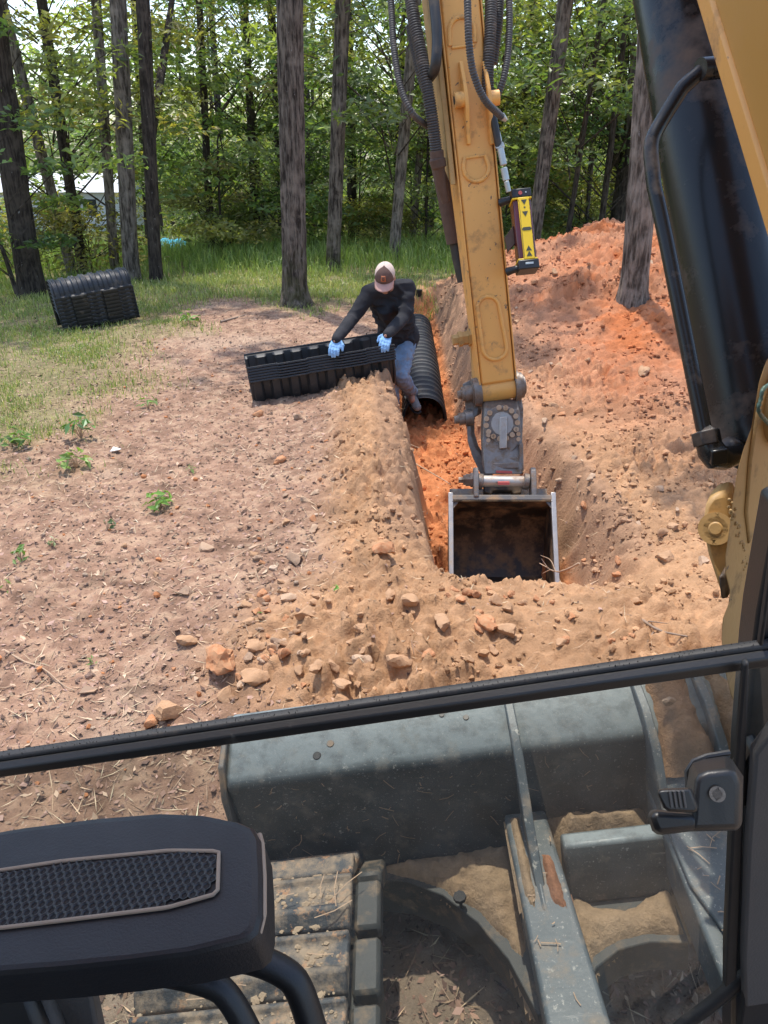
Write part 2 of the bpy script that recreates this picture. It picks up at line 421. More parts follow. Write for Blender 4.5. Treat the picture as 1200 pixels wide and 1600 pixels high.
M['paper'] = surf('white_paper', (.75, .75, .72), .8, var=.05, bmp=.1)
M['white_wall'] = surf('pale_siding', (.62, .63, .60), .8, var=.06, bmp=.05)
M['tin'] = surf('pale_metal_roof', (.50, .53, .55), .5, .2, var=.1, bmp=.05)
M['window_dark'] = surf('dark_window_glass', (.03, .035, .04), .12, var=.1, bmp=0)
M['deckwood'] = surf('grey_deck_wood', (.20, .17, .14), .85, var=.3, bmp=.2)
M['turquoise'] = surf('turquoise_plastic', (.03, .36, .50), .5, var=.15, bmp=.05)
M['root'] = surf('pale_root_bark', (.42, .29, .19), .85, var=.3, vscale=30, bmp=.4)
M['twig'] = surf('dry_twig', (.26, .19, .14), .85, var=.3, vscale=30, bmp=.3)
def rock_mat(name, a, b_):
    m, nt, b = new_mat(name); vec = coords(nt)
    c = mixc(nt, ramp(nt, noise(nt, vec, 2.5, 8, .65), .3, .7), a, b_)
    c = mixc(nt, ramp(nt, noise(nt, vec, 12, 5), .5, .75), c, SANDC)
    nt.links.new(c, b.inputs['Base Color']); b.inputs['Roughness'].default_value = .95; b.inputs['Specular IOR Level'].default_value = .15
    bump(nt, b, noise(nt, vec, 4, 9, .65), .55, .008); return m
M['rock_tan'] = rock_mat('tan_clod', (.40, .235, .13), (.45, .28, .17))
M['rock_red'] = rock_mat('red_clay_clod', (.45, .17, .075), (.46, .27, .15))
M['rock_grey'] = rock_mat('grey_brown_clod', (.27, .19, .135), (.38, .26, .18))
M['rock_pale'] = rock_mat('pale_stone', (.48, .34, .24), (.42, .29, .19))

def tint_mat(name, rough=.95, grain=90, bstr=1.0, spec=.12, amp=.30):
    """colour from the mesh's own tint attribute, times grain"""
    m, nt, b = new_mat(name)
    at = nd(nt, 'ShaderNodeAttribute'); at.attribute_name = 'tint'
    tc = nd(nt, 'ShaderNodeTexCoord'); vec = tc.outputs['Object']
    c = mixc(nt, noise(nt, vec, grain, 6, .7), (1 - amp,) * 3, (1 + amp,) * 3)
    c = mixc(nt, 1.0, at.outputs['Color'], c, 'MULTIPLY')
    nt.links.new(c, b.inputs['Base Color']); b.inputs['Roughness'].default_value = rough; b.inputs['Specular IOR Level'].default_value = spec
    if bstr: bump(nt, b, noise(nt, vec, grain * .7, 8, .7), bstr, .012)
    return m
M['soil'] = tint_mat('soil')
M['crumb'] = tint_mat('soil_crumb', grain=120, bstr=.5, amp=.2)
M['litter'] = tint_mat('dry_litter', grain=200, bstr=0, amp=.15)
def leaf_mat(name, trans=.52, hue=.12):
    m, nt, b = new_mat(name); nt.nodes.remove(b); out = nt.nodes['Material Output']
    at = nd(nt, 'ShaderNodeAttribute'); at.attribute_name = 'tint'
    oi = nd(nt, 'ShaderNodeObjectInfo')
    c = mixc(nt, oi.outputs['Random'], (.86, .90, .80), (1.12, 1.10, 1.05))
    c = mixc(nt, 1.0, at.outputs['Color'], c, 'MULTIPLY')
    d = nd(nt, 'ShaderNodeBsdfDiffuse'); t = nd(nt, 'ShaderNodeBsdfTranslucent'); g = nd(nt, 'ShaderNodeBsdfGlossy'); g.inputs['Roughness'].default_value = .45
    nt.links.new(c, d.inputs['Color'])
    tcx = mixc(nt, 1.0, c, (1.25, 1.35, .55), 'MULTIPLY'); nt.links.new(tcx, t.inputs['Color'])
    m1 = nd(nt, 'ShaderNodeMixShader'); m1.inputs[0].default_value = trans; nt.links.new(d.outputs[0], m1.inputs[1]); nt.links.new(t.outputs[0], m1.inputs[2])
    m2 = nd(nt, 'ShaderNodeMixShader'); m2.inputs[0].default_value = .05; nt.links.new(m1.outputs[0], m2.inputs[1]); nt.links.new(g.outputs[0], m2.inputs[2])
    nt.links.new(m2.outputs[0], out.inputs['Surface']); return m
M['leaf'] = leaf_mat('leaf')
M['grass'] = leaf_mat('grass_blade', .35)
def bark_mat(name, a, b_, moss=0):
    m, nt, b = new_mat(name); vec = coords(nt, (1, 1, .16))
    n1 = noise(nt, vec, 26, 6, .65); v2 = coords(nt)
    c = mixc(nt, ramp(nt, n1, .40, .60), a, b_)
    c = mixc(nt, ramp(nt, noise(nt, v2, 5, 5), .52, .75), c, [q * 1.35 for q in b_])
    c = mixc(nt, ramp(nt, noise(nt, coords(nt, (1, 1, .3)), 34, 3), .69, .74), c, (.34, .32, .30))
    if moss:
        tc = nd(nt, 'ShaderNodeTexCoord'); sp = nd(nt, 'ShaderNodeSeparateXYZ'); nt.links.new(tc.outputs['Object'], sp.inputs[0])
        mr = nd(nt, 'ShaderNodeMapRange', clamp=True); mr.inputs[1].default_value = .9; mr.inputs[2].default_value = .1; nt.links.new(sp.outputs[2], mr.inputs[0])
        mm = nd(nt, 'ShaderNodeMath', operation='MULTIPLY'); nt.links.new(mr.outputs[0], mm.inputs[0]); nt.links.new(ramp(nt, noise(nt, v2, 7, 6), .35, .65), mm.inputs[1])
        m3 = nd(nt, 'ShaderNodeMath', operation='MULTIPLY'); nt.links.new(mm.outputs[0], m3.inputs[0]); m3.inputs[1].default_value = moss
        c = mixc(nt, m3.outputs[0], c, (.085, .085, .030))
    nt.links.new(c, b.inputs['Base Color']); b.inputs['Roughness'].default_value = .95; b.inputs['Specular IOR Level'].default_value = .1
    bump(nt, b, n1, 1.0, .06); return m
M['bark'] = bark_mat('dark_ridged_bark', (.042, .033, .027), (.215, .175, .14), .75)
M['bark_grey'] = bark_mat('grey_ridged_bark', (.075, .06, .048), (.30, .25, .205))
M['bark_dark'] = bark_mat('dark_bark', (.035, .028, .024), (.10, .08, .065))
M['wood'] = surf('bare_wood', (.42, .27, .17), .8, var=.3, vscale=12, bmp=.4, stretch=(1, 1, .2))
def glass_mat():
    m, nt, b = new_mat('tinted_cab_glass'); nt.nodes.remove(b); out = nt.nodes['Material Output']
    tc = nd(nt, 'ShaderNodeTexCoord'); vec = tc.outputs['Object']
    tr = nd(nt, 'ShaderNodeBsdfTransparent')
    c = mixc(nt, ramp(nt, noise(nt, vec, 3, 5), .3, .7), (.66, .685, .65), (.73, .74, .70)); nt.links.new(c, tr.inputs[0])
    gl = nd(nt, 'ShaderNodeBsdfGlossy'); gl.inputs['Roughness'].default_value = .02; gl.inputs[0].default_value = (1, 1, 1, 1)
    fc = nd(nt, 'ShaderNodeLayerWeight'); fc.inputs[0].default_value = .5
    pw = nd(nt, 'ShaderNodeMath', operation='POWER'); nt.links.new(fc.outputs['Facing'], pw.inputs[0]); pw.inputs[1].default_value = 5.0
    lw = nd(nt, 'ShaderNodeMath', operation='MULTIPLY_ADD'); nt.links.new(pw.outputs[0], lw.inputs[0]); lw.inputs[1].default_value = .9; lw.inputs[2].default_value = .035
    m1 = nd(nt, 'ShaderNodeMixShader'); nt.links.new(lw.outputs[0], m1.inputs[0]); nt.links.new(tr.outputs[0], m1.inputs[1]); nt.links.new(gl.outputs[0], m1.inputs[2])
    df = nd(nt, 'ShaderNodeBsdfDiffuse'); df.inputs[0].default_value = (.42, .40, .36, 1)
    f = ramp(nt, noise(nt, vec, 14, 8, .75), .15, .85); mm = nd(nt, 'ShaderNodeMath', operation='MULTIPLY'); nt.links.new(f, mm.inputs[0]); mm.inputs[1].default_value = .20
    m2 = nd(nt, 'ShaderNodeMixShader'); nt.links.new(mm.outputs[0], m2.inputs[0]); nt.links.new(m1.outputs[0], m2.inputs[1]); nt.links.new(df.outputs[0], m2.inputs[2])
    nt.links.new(m2.outputs[0], out.inputs['Surface']); return m
M['glass'] = glass_mat()

# ================================================================== GROUND
def grass_mask(x, y):
    w = fbm(x * .9, y * .9, 110, 4)
    left = S((-1.55 - .10 * (y - 5) - x + 1.8 * w) / 1.2) * S((y - 4.2 + 3 * w) / 1.6)
    far = S((y - 10.6 + 4.0 * w - .25 * np.clip(x, -6, 0)) / 2.0) * (1 - S((x - 2.5) / 1.5) * (1 - S((y - 13.5) / 1.5)))
    return np.clip(np.maximum(left, far), 0, 1)
def ground_colour(x, y, z):
    sp, tf = masks(x, y); gm = grass_mask(x, y) * (1 - sp) * (1 - tf)
    n1 = fbm(x * 2.3, y * 2.3, 120, 4)[:, None]; n2 = fbm(x * 14, y * 18, 121, 3)[:, None]; n3 = vnoise(x * 60, y * 60, 122)[:, None]
    lit = np.array([.315, .190, .128]) * (1 + .5 * n1 + 1.0 * n2)
    straw = np.array([.45, .325, .215]); lit = lit + (straw - lit) * (.55 * S(n2 * 2.2 + .35 * n3))
    pale = S((fbm(x * 1.3, y * 1.3, 125, 4)[:, None] - .08) / .2); lit = lit + (np.array([.44, .315, .225]) - lit) * .55 * pale
    dark = S((fbm(x * 5, y * 6, 126, 4)[:, None] - .12) / .12); lit = lit * (1 - .30 * dark)
    xc, w = trench(x, y)
    sand = np.array([.405, .235, .128]) * (1 + .35 * n1 + .4 * n2)
    pink = np.array([.41, .205, .118]) * (1 + .3 * n1 + .4 * n2)
    pm = pile_mask(x, y)[:, None]; sand = sand + (pink - sand) * np.clip(pm * 1.1 + .5 * (x > xc + w)[:, None] * S((y - 4)[:, None] / 2), 0, 1)
    red = np.array([.44, .145, .055]) * (1 + .5 * n2)
    rp = S((fbm(x * 1.1 + 4, y * 1.1, 130, 5) - .02) / .16) * .75 * pile_mask(x, y)
    rp = np.maximum(rp, .95 * gauss(x, 2.35, .45) * gauss(y, 7.2, .8)); rp = np.maximum(rp, .6 * gauss(x, 1.95, .3) * gauss(y, 6.2, .35))
    rp = np.maximum(rp, .5 * gauss(x, 2.6, 1.0) * gauss(y, 9.2, 1.0)); rp = np.maximum(rp, .55 * gauss(x, .80, .28) * gauss(y, 3.50, .17))
    f, cid = worley(x / .11, y / .11, 140); rp = np.clip(rp * (.55 + .9 * cid), 0, 1)[:, None]
    dk = S((fbm(x * 3.2, y * 3.2, 131, 4) - .16) / .14)[:, None] * .35
    sand = sand + (red - sand) * rp; sand = sand * (1 - dk * .5)
    _, cq = worley(x / .075 + 5, y / .075, 65); sand = sand * (.86 + .28 * cq[:, None])
    orange = np.array([.50, .195, .080]) * (1 + .5 * n1 + .5 * n2)
    # old topsoil shows as a greyer band high on the trench walls
    my = S((y - 3.3) / .4) * (1 - S((y - 11.8) / .3)); d = np.abs(x - xc) - w
    wall = (S((d - .03) / .06) * (1 - S((d - .30) / .12)) * my)[:, None]
    sand = sand + (np.array([.33, .20, .125]) * (1 + .6 * n2) - sand) * wall * .7
    c = lit + (sand - lit) * sp[:, None]
    c = c + (orange - c) * tf[:, None]
    gr = np.array([.20, .185, .085]) * (1 + .5 * n1 + .6 * n2); c = c + (gr - c) * (gm * .8)[:, None]
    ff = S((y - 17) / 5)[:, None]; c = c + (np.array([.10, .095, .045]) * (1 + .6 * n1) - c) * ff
    pit = (S((1.75 - y) / .4))[:, None]; c = c + (np.array([.30, .235, .175]) * (1 + .5 * n1 + .6 * n2) - c) * pit * .9
    return np.clip(c, .01, .9)
def geo_steps(a, b, first, ratio):
    out = []; q = a; s = first
    while q < b: q += s; s *= ratio; out.append(q)
    return out
xs = list(np.arange(-3.0, 3.6, .0135)); xs = [-q for q in geo_steps(3.0, 90, .03, 1.10)][::-1] + xs + geo_steps(xs[-1], 90, .02, 1.09)
ys = list(np.arange(.6, 1.9, .02)) + list(np.arange(1.9, 5.0, .0125)) + list(np.arange(5.0, 8.0, .017)) + list(np.arange(8, 12.6, .028))
ys = [-q for q in geo_steps(-.6, 30, .1, 1.25)][::-1] + ys + geo_steps(ys[-1], 170, .05, 1.06)
X, Y = np.meshgrid(np.array(xs), np.array(ys)); nx, ny = len(xs), len(ys)
X = X.ravel(); Y = Y.ravel(); Z = macro(X, Y) + relief(X, Y)
i = np.arange(nx * ny).reshape(ny, nx)
F = np.stack([i[:-1, :-1].ravel(), i[:-1, 1:].ravel(), i[1:, 1:].ravel(), i[1:, :-1].ravel()], 1)
go = bpy.data.objects.new('ground', np_mesh('ground', np.stack([X, Y, Z], 1), F, M['soil'], ground_colour(X, Y, Z)))
put(go, kind='structure')

# ================================================================== LOOSE STUFF ON THE GROUND
def area_points(n, x0, x1, y0, y1, power=1.0):
    """more points close to the camera"""
    y = y0 + (y1 - y0) * RNG.random(n) ** power
    x = (x0 + (x1 - x0) * RNG.random(n))
    return x, y
def flakes(n, x, y, L, W, tilt, lift=.004):
    z = Hfull(x, y) + lift
    a = RNG.random(n) * 2 * np.pi; c, s = np.cos(a), np.sin(a)
    t1 = RNG.normal(0, tilt, n); t2 = RNG.normal(0, tilt, n); bend = RNG.normal(0, .25, n) * L
    ux, uy, uz = c * L, s * L, t1 * L; vx, vy, vz = -s * W, c * W, t2 * W
    P = np.stack([np.stack([x - ux, y - uy, z - uz + bend], 1), np.stack([x + vx, y + vy, z + vz], 1),
                  np.stack([x + ux, y + uy, z + uz + np.abs(bend)], 1), np.stack([x - vx, y - vy, z - vz], 1)], 1)
    co = P.reshape(-1, 3); f = np.arange(4 * n).reshape(n, 4); return co, f
def pick_cols(n, pal, var=.25):
    pal = np.array(pal); k = RNG.integers(0, len(pal), n); return pal[k] * (1 + RNG.normal(0, var, (n, 1)))
# dry leaves and shreds
n = 90000; x, y = area_points(n, -6.5, 2.4, 1.0, 13, 1.25); x = x * (.32 + .68 * y / 13) - .1
sp, tf = masks(x, y); keep = (RNG.random(n) > .96 * np.maximum(sp, tf)); x, y = x[keep], y[keep]; n = len(x)
L = .004 + .018 * RNG.random(n) ** 3; co, f = flakes(n, x, y, L, L * (.2 + .5 * RNG.random(n)), .25, .002)
cc = pick_cols(n, [(.30, .185, .135), (.38, .255, .175), (.25, .155, .115), (.34, .215, .16), (.43, .31, .215), (.14, .09, .07), (.36, .235, .185), (.11, .075, .06)])
put(bpy.data.objects.new('leaf_litter', np_mesh('leaf_litter', co, f, M['litter'], np.repeat(np.clip(cc, .02, .8), 4, 0), False)),
    None, 'scattered brown dry leaves and shreds covering the bare trampled ground', None, None, 'stuff')
# straw and pine needles
n = 15000; x, y = area_points(n, -6.5, 2.6, 1.0, 12.5, 1.2); x = x * (.32 + .68 * y / 13) - .1
sp, tf = masks(x, y); keep = RNG.random(n) > .75 * np.maximum(sp, tf); x, y = x[keep], y[keep]; n = len(x)
L = .02 + .05 * RNG.random(n) ** 2; co, f = flakes(n, x, y, L, .0011 + .0012 * RNG.random(n), .15, .006)
cc = pick_cols(n, [(.50, .38, .25), (.44, .31, .20), (.36, .25, .17), (.56, .46, .31), (.25, .17, .12)])
put(bpy.data.objects.new('straw', np_mesh('straw', co, f, M['litter'], np.repeat(np.clip(cc, .02, .8), 4, 0), False)),
    None, 'thin dry straw and pine needles strewn over the ground', None, None, 'stuff')
# crumbs of soil
ICO_V = []; ICO_F = []
bm_ = bmesh.new(); bmesh.ops.create_icosphere(bm_, subdivisions=1, radius=1); bm_.verts.index_update()
ICO_V = np.array([v.co[:] for v in bm_.verts]); ICO_F = np.array([[v.index for v in f_.verts] for f_ in bm_.faces]); bm_.free()
def crumbs(n, x, y, r, cols, name, label, sink=.35):
    z = Hfull(x, y)
    k = len(ICO_V); J = 1 + RNG.normal(0, .20, (n, k, 1)); sc = r[:, None, None] * (.65 + .7 * RNG.random((n, 1, 3))); sc[:, :, 2] *= .8
    P = ICO_V[None] * J * sc; a = RNG.random(n) * 6.28; c, s = np.cos(a)[:, None], np.sin(a)[:, None]
    px = P[:, :, 0] * c - P[:, :, 1] * s; py = P[:, :, 0] * s + P[:, :, 1] * c
    P = np.stack([px + x[:, None], py + y[:, None], P[:, :, 2] + (z + r * sink)[:, None]], 2)
    f = (ICO_F[None] + (np.arange(n) * k)[:, None, None]).reshape(-1, 3)
    me = np_mesh(name, P.reshape(-1, 3), f, M['crumb'], np.repeat(np.clip(cols, .02, .8), k, 0), False)
    put(bpy.data.objects.new(name, me), None, label, None, None, 'stuff')
n = 60000; y = 1.9 + 10.0 * RNG.random(n) ** 1.6; x = -1.4 + (3.2 + .45 * y) * RNG.random(n)
sp, tf = masks(x, y); lump = vnoise(x * 3, y * 3, 150)
keep = RNG.random(n) < np.clip(.02 + np.maximum(sp * .7, tf * .8), 0, 1) * (.05 + 1.6 * lump ** 2.5); x, y = x[keep], y[keep]; n = len(x)
r = (.0035 + .012 * RNG.random(n) ** 3) * (1 + .09 * y); col = ground_colour(x, y, x) * (1 + RNG.normal(0, .16, (n, 1)))
crumbs(n, x, y, r, col, 'soil_crumbs', 'fine crumbs of sandy soil and clay on the spoil and trench floor')
n = 1500; x, y = area_points(n, -2.6, 1.0, 1.9, 8.5, 1.2); sp, tf = masks(x, y); keep = sp < .5; x, y = x[keep], y[keep]; n = len(x)
r = .005 + .014 * RNG.random(n) ** 3; col = pick_cols(n, [(.40, .26, .17), (.46, .20, .09), (.30, .20, .15), (.48, .36, .26)], .15)
crumbs(n, x, y, r, col, 'scattered_pebbles', 'small pebbles and clay bits lying about the bare trampled yard')

# grass
def grass(n, x, y, h, w, cols, name, label, lean=.35):
    z = Hfull(x, y) - .01; a = RNG.random(n) * 6.28; c, s = np.cos(a), np.sin(a)
    lx = RNG.normal(0, lean, n) * h; ly = RNG.normal(0, lean, n) * h
    p0 = np.stack([x - c * w, y - s * w, z], 1); p1 = np.stack([x + c * w, y + s * w, z], 1)
    p2 = np.stack([x + c * w * .75 + lx * .35, y + s * w * .75 + ly * .35, z + h * .6], 1); p3 = np.stack([x - c * w * .75 + lx * .35, y - s * w * .75 + ly * .35, z + h * .6], 1)
    p4 = np.stack([x + lx, y + ly, z + h * (1 - .35 * np.minimum(1, np.hypot(lx, ly) / h))], 1)
    co = np.stack([p0, p1, p2, p3, p4, p4 + [0, 0, .001]], 1).reshape(-1, 3); b = (np.arange(n) * 6)[:, None]
    f = np.concatenate([b + [[0, 1, 2, 3]], b + [[3, 2, 4, 5]]])
    put(bpy.data.objects.new(name, np_mesh(name, co, f, M['grass'], np.repeat(np.clip(cols, .01, .8), 6, 0), False)), None, label, None, None, 'stuff')
GR = [(.25, .33, .09), (.33, .38, .12), (.42, .42, .17), (.19, .28, .07), (.48, .44, .22)]
n = 90000; y = 4.6 + 9.5 * RNG.random(n) ** .9; x = -.72 * y * RNG.random(n) + .1 * RNG.random(n) * y
gm = grass_mask(x, y); sp, tf = masks(x, y); tuft = S((fbm(x * 2.6, y * 2.6, 160, 4) + .10) / .22)
keep = (RNG.random(n) < gm * (.15 + .85 * tuft)) & (np.maximum(sp, tf) < .3); x, y = x[keep], y[keep]; n = len(x)
grass(n, x, y, (.025 + .05 * RNG.random(n)) * (1 + .04 * y), .0016 + .0003 * y, pick_cols(n, GR, .2), 'yard_grass', 'patchy short yellow-green grass on the yard')
n = 60000; y = 11.3 + 9 * RNG.random(n) ** 1.3; x = (-.62 + 1.15 * RNG.random(n)) * y
gm = grass_mask(x, y); dens = S((fbm(x * .7, y * .7, 161, 4) + .22) / .3); xc, w = trench(x, y); onpile = (x > .8) & (y < 13.2)
keep = (RNG.random(n) < gm * (.25 + .75 * dens)) & ~onpile; x, y = x[keep], y[keep]; n = len(x)
tall = S((y - 13.0) / 3.5); hh = (.07 + .08 * RNG.random(n)) * (1 - tall) + (.22 + .45 * RNG.random(n) ** 1.3) * tall
cy = pick_cols(n, [(.50, .48, .20), (.42, .45, .16), (.55, .50, .28), (.34, .40, .12)], .2); cg = pick_cols(n, [(.24, .34, .08), (.31, .41, .12), (.18, .27, .06), (.38, .44, .17)], .2)
grass(n, x, y, hh, .004 + .004 * RNG.random(n), cy + (cg - cy) * S((y - 12.6) / 2.2)[:, None], 'meadow_grass', 'tall light green grass along the edge of the woods')
n = 26000; y = 18 + 22 * RNG.random(n) ** 1.2; x = (-.62 + 1.2 * RNG.random(n)) * y; dens = S((fbm(x * .35, y * .35, 162, 4) + .12) / .3); keep = RNG.random(n) < dens; x, y = x[keep], y[keep]; n = len(x)
grass(n, x, y, .2 + .4 * RNG.random(n), .009 + .008 * RNG.random(n), pick_cols(n, [(.20, .30, .07), (.28, .36, .11), (.13, .20, .05)], .25), 'woodland_grass', 'light green undergrowth on the floor of the woods')

# ================================================================== TREES
def leaves_np(centers, normals, size, col, droop=.3):
    n = len(centers); a = RNG.random(n) * 6.28
    nz = normals / np.linalg.norm(normals, axis=1, keepdims=True)
    ref = np.stack([np.cos(a), np.sin(a), np.zeros(n)], 1); u = ref - nz * (ref * nz).sum(1, keepdims=True); u /= np.linalg.norm(u, axis=1, keepdims=True); v = np.cross(nz, u)
    L = size[:, None]; W = L * (.30 + .16 * RNG.random((n, 1)))
    dn = np.array([0, 0, -1.0]) * L * droop * RNG.random((n, 1))
    P = np.stack([centers - u * L, centers - v * W - u * L * .1 + nz * W * .3, centers + u * L + dn, centers + v * W - u * L * .1 + nz * W * .3], 1)
    return P.reshape(-1, 3), np.arange(4 * n).reshape(n, 4), np.repeat(col, 4, 0)
LEAFC = np.array([(.15, .20, .075), (.19, .24, .085), (.12, .175, .065), (.26, .30, .10), (.17, .215, .10)]) * 1.1
def crown_mesh(name, seed, h0, h1, rad, nclump, per, size, flat=.22, shape='dome', bright=1.0, trunk_h=None):
    """sprays of leaves on thin limbs; returns crown mesh and limb mesh, both about the foot of the tree"""
    rg = np.random.default_rng(seed); C = []; lb = MB()
    for k in range(nclump):
        u = rg.random(); h = h0 + (h1 - h0) * u
        if shape == 'dome': rr = rad * math.sqrt(max(.05, 1 - abs(2 * u - .75) ** 2 / 1.7))
        elif shape == 'cone': rr = rad * (1.05 - .8 * u)
        else: rr = rad
        a = rg.random() * 6.283; q = rr * (.25 + .75 * math.sqrt(rg.random()))
        C.append((q * math.cos(a), q * math.sin(a), h, q))
    allc = []; alln = []; alls = []; allcol = []
    for (cx, cy, cz, q) in C:
        m = int(per * (.5 + rg.random())); cr = (.42 + .5 * rg.random()) * (rad / 2.2) ** .5
        p = rg.normal(0, 1, (m, 3)); p /= np.maximum(1, np.linalg.norm(p, axis=1, keepdims=True) / 1.6); p *= [cr * .62, cr * .62, cr * flat]
        p[:, 2] -= .18 * (p[:, 0] ** 2 + p[:, 1] ** 2) / cr
        out = np.array([cx, cy, 0]) / max(q, .1)
        c = np.array([cx, cy, cz]) + p + out * 0
        nn = np.array([0, -.12, .9]) + rg.normal(0, .62, (m, 3)) + out * .25
        tone = LEAFC[rg.integers(0, 5)] * (.75 + .5 * rg.random()) * bright * np.array([.85 + .35 * (seed * 7 % 5) / 4, 1, .9])
        allc.append(c); alln.append(nn); alls.append(size * (.6 + .7 * rg.random(m))); allcol.append(tone[None] * (1 + rg.normal(0, .22, (m, 1))) * np.array([1 + .2 * rg.random(), 1, 1]))
        b = Vector((cx, cy, cz)); s = Vector((cx * .06, cy * .06, max(.3, cz - .45 * q - .15)))
        mid = s.lerp(b, .55) + Vector((0, 0, .12 * q)); r0 = .004 + .006 * q
        lb.tube([s, mid, b], [r0, r0 * .6, .004], 4, False)
    st = np.random.get_state()
    co, f, cc = leaves_np(np.concatenate(allc), np.concatenate(alln), np.concatenate(alls), np.clip(np.concatenate(allcol), .01, .5))
    return np_mesh(name, co, f, M['leaf'], cc, False), lb.mesh('limbs', M['bark_dark'])
def trunk_mesh(base, pts, radii, seed, mat, nseg=20, flare=.5, ridge=.05, extra=(), step=.25):
    """base-relative tapered trunk with vertical ridges and a root flare; extra: other stems of the same trunk"""
    V_ = []; F_ = []
    for si, (pp, rr, fl) in enumerate([(pts, radii, flare)] + [(e[0], e[1], 0) for e in extra]):
        q = resample(spline(pp, 8), step) if step else pp; L = np.linspace(0, 1, len(q)); R_ = np.interp(L, np.linspace(0, 1, len(rr)), rr)
        P = np.array([p[:] for p in q]) - np.array(base); th = np.linspace(0, 2 * np.pi, nseg, endpoint=False)
        TH, K = np.meshgrid(th, np.arange(len(q))); rad = R_[:, None] * np.ones_like(TH)
        zz = P[:, 2][:, None] * np.ones_like(TH)
        rid = np.abs(vnoise(TH * nseg / 6.283 * .42 + seed, zz * 2.2, seed) - .5) * 1.2 + np.abs(vnoise(TH * nseg / 6.283 * .3 + 31 + seed, zz * 5.5, seed + 9) - .5) * .8
        rad = rad * (1 + ridge * (rid - .5) * 2 + .06 * (vnoise(np.cos(TH) * 1.2 + zz * .9 + seed, np.sin(TH) * 1.2, seed + 3) - .5))
        if fl:
            lobes = .55 + .45 * np.cos(TH * 5 + seed) + .5 * (vnoise(TH * 1.3, zz * 0, seed + 5) - .3)
            rad = rad * (1 + fl * np.exp(-np.clip(zz, 0, 9) / (.55 * max(R_[0], .1) * 2)) * (.45 + .55 * lobes))
        x = P[:, 0][:, None] + rad * np.sin(TH); yv = P[:, 1][:, None] + rad * np.cos(TH)
        b = len(np.concatenate(V_)) if V_ else 0; V_.append(np.stack([x, yv, zz], 2).reshape(-1, 3))
        i = (K[:-1] * nseg + np.arange(nseg)).ravel() + b; j = (K[:-1] * nseg + (np.arange(nseg) + 1) % nseg).ravel() + b
        F_.append(np.stack([i, j, j + nseg, i + nseg], 1))
    return np_mesh('trunk', np.concatenate(V_), np.concatenate(F_), mat)
TOP = crown_mesh('crown', 190, 10.5, 14, 1.7, 10, 60, .16)
HIGH = [crown_mesh('crown', 200 + k, 6.5, 13.5, 3.0, 9, 60, .12, shape='dome') for k in range(3)]
MID = [crown_mesh('crown', 300 + k, 1.7 + .6 * (k % 2), 6.4, 2.6, 26, 120, .085, shape='dome', bright=1.05) for k in range(4)]
SAP = [crown_mesh('crown', 400 + k, .7, 3.9, 1.7, 22, 100, .070, shape='dome', flat=.14, bright=1.05) for k in range(4)]
BUSH = [crown_mesh('crown', 500 + k, .12, 1.25, .95, 26, 110, .055, shape='col', flat=.3, bright=.9) for k in range(3)]
def add_tree(name, label, base, trunk, crown, rz=0, group=None, sc=1, low=None):
    t = empty(name, base, label, 'tree', group)
    put(bpy.data.objects.new('trunk', trunk), t)
    for c, q, r2 in ([(crown, sc, rz)] if crown else []) + ([(low, 1, rz + 2)] if low else []):
        for nm, me in (('crown', c[0]), ('limbs', c[1])):
            o = bpy.data.objects.new(nm, me); o.rotation_euler.z = r2; o.scale = (q, q, q); put(o, t)
    return t
def px_tree(label, b, top, wpx, crown, mat='bark_dark', group=None, ridge=.06, nseg=14, flare=.35, name='tree', extra=(), H=12.5, sc=1, tp=.45, dist=None, bend=0, low=None):
    p = GP(*b) if dist is None else PY(b[0], b[1], dist)
    if dist is not None: p = Vector((p.x, p.y, Hs(p.x, p.y)))
    t = (p - CAM).dot(Vector((0, CP, -SP))); r = .86 * wpx * t / FPX / 2
    q = PY(top[0], top[1], p.y); d = (q - p); d.y = 0; d = d / max(.5, d.z)
    top3 = p + d * H; mid = p + d * H * .5 + Vector((bend, 0, 0))
    lo = p - Vector((0, 0, .25)); pts = [lo, p + d * .6, p + d * H * .22, mid, top3]
    ex = []
    for (e0, e1, w) in extra:
        a = V(e0[0], e0[1], t); c = V(e1[0], e1[1], t + .3); dd = (c - a); ex.append(([a, a + dd * .5, c, c + dd * .8], [w * t / FPX / 2, w * t / FPX / 2 * .85, w * t / FPX / 2 * .6, .01]))
    me = trunk_mesh(p, pts, [r * 1.0, r, r * .93, r * .75, r * tp], int(b[0] * 7 + b[1]), M[mat], nseg, flare, ridge, ex, .045 if nseg > 30 else .2)
    return add_tree(name, label, p, me, crown, rz=b[0] % 7, group=group, sc=sc, low=low)
px_tree('big straight oak trunk with dark ridged bark and mossy foot, standing alone behind the worker', (461, 478), (452, 0), 42, TOP, 'bark', nseg=96, ridge=.085, flare=.75, H=14)
px_tree('grey trunk with a torn scar at its foot rising from the red spoil pile', (990, 470), (1012, 165), 47, TOP, 'bark_grey', nseg=84, ridge=.08, flare=.35, H=13, tp=.5)
px_tree('thick dark trunk at the left edge, leaning outwards, beside the white house', (50, 462), (-5, 90), 44, TOP, 'bark_dark', nseg=30, ridge=.07, flare=.45, H=13)
px_tree('slender reddish-grey trunk just behind the black chamber stack', (180, 432), (150, 0), 17, TOP, 'bark_grey', nseg=18, H=12)
px_tree('sturdy grey-brown trunk right beside the slender one behind the chamber stack', (206, 442), (184, 0), 28, TOP, 'bark_grey', nseg=28, ridge=.08, H=13)
px_tree('dark forked trunk with two stems, third of the group behind the chamber stack', (244, 442), (226, 60), 23, TOP, 'bark_dark', nseg=22, extra=[((237, 215), (266, 20), 15)], H=12)
px_tree('thin dark trunk partly hidden behind the forked tree', (232, 400), (214, 100), 9, MID[0], 'bark_dark', dist=19)
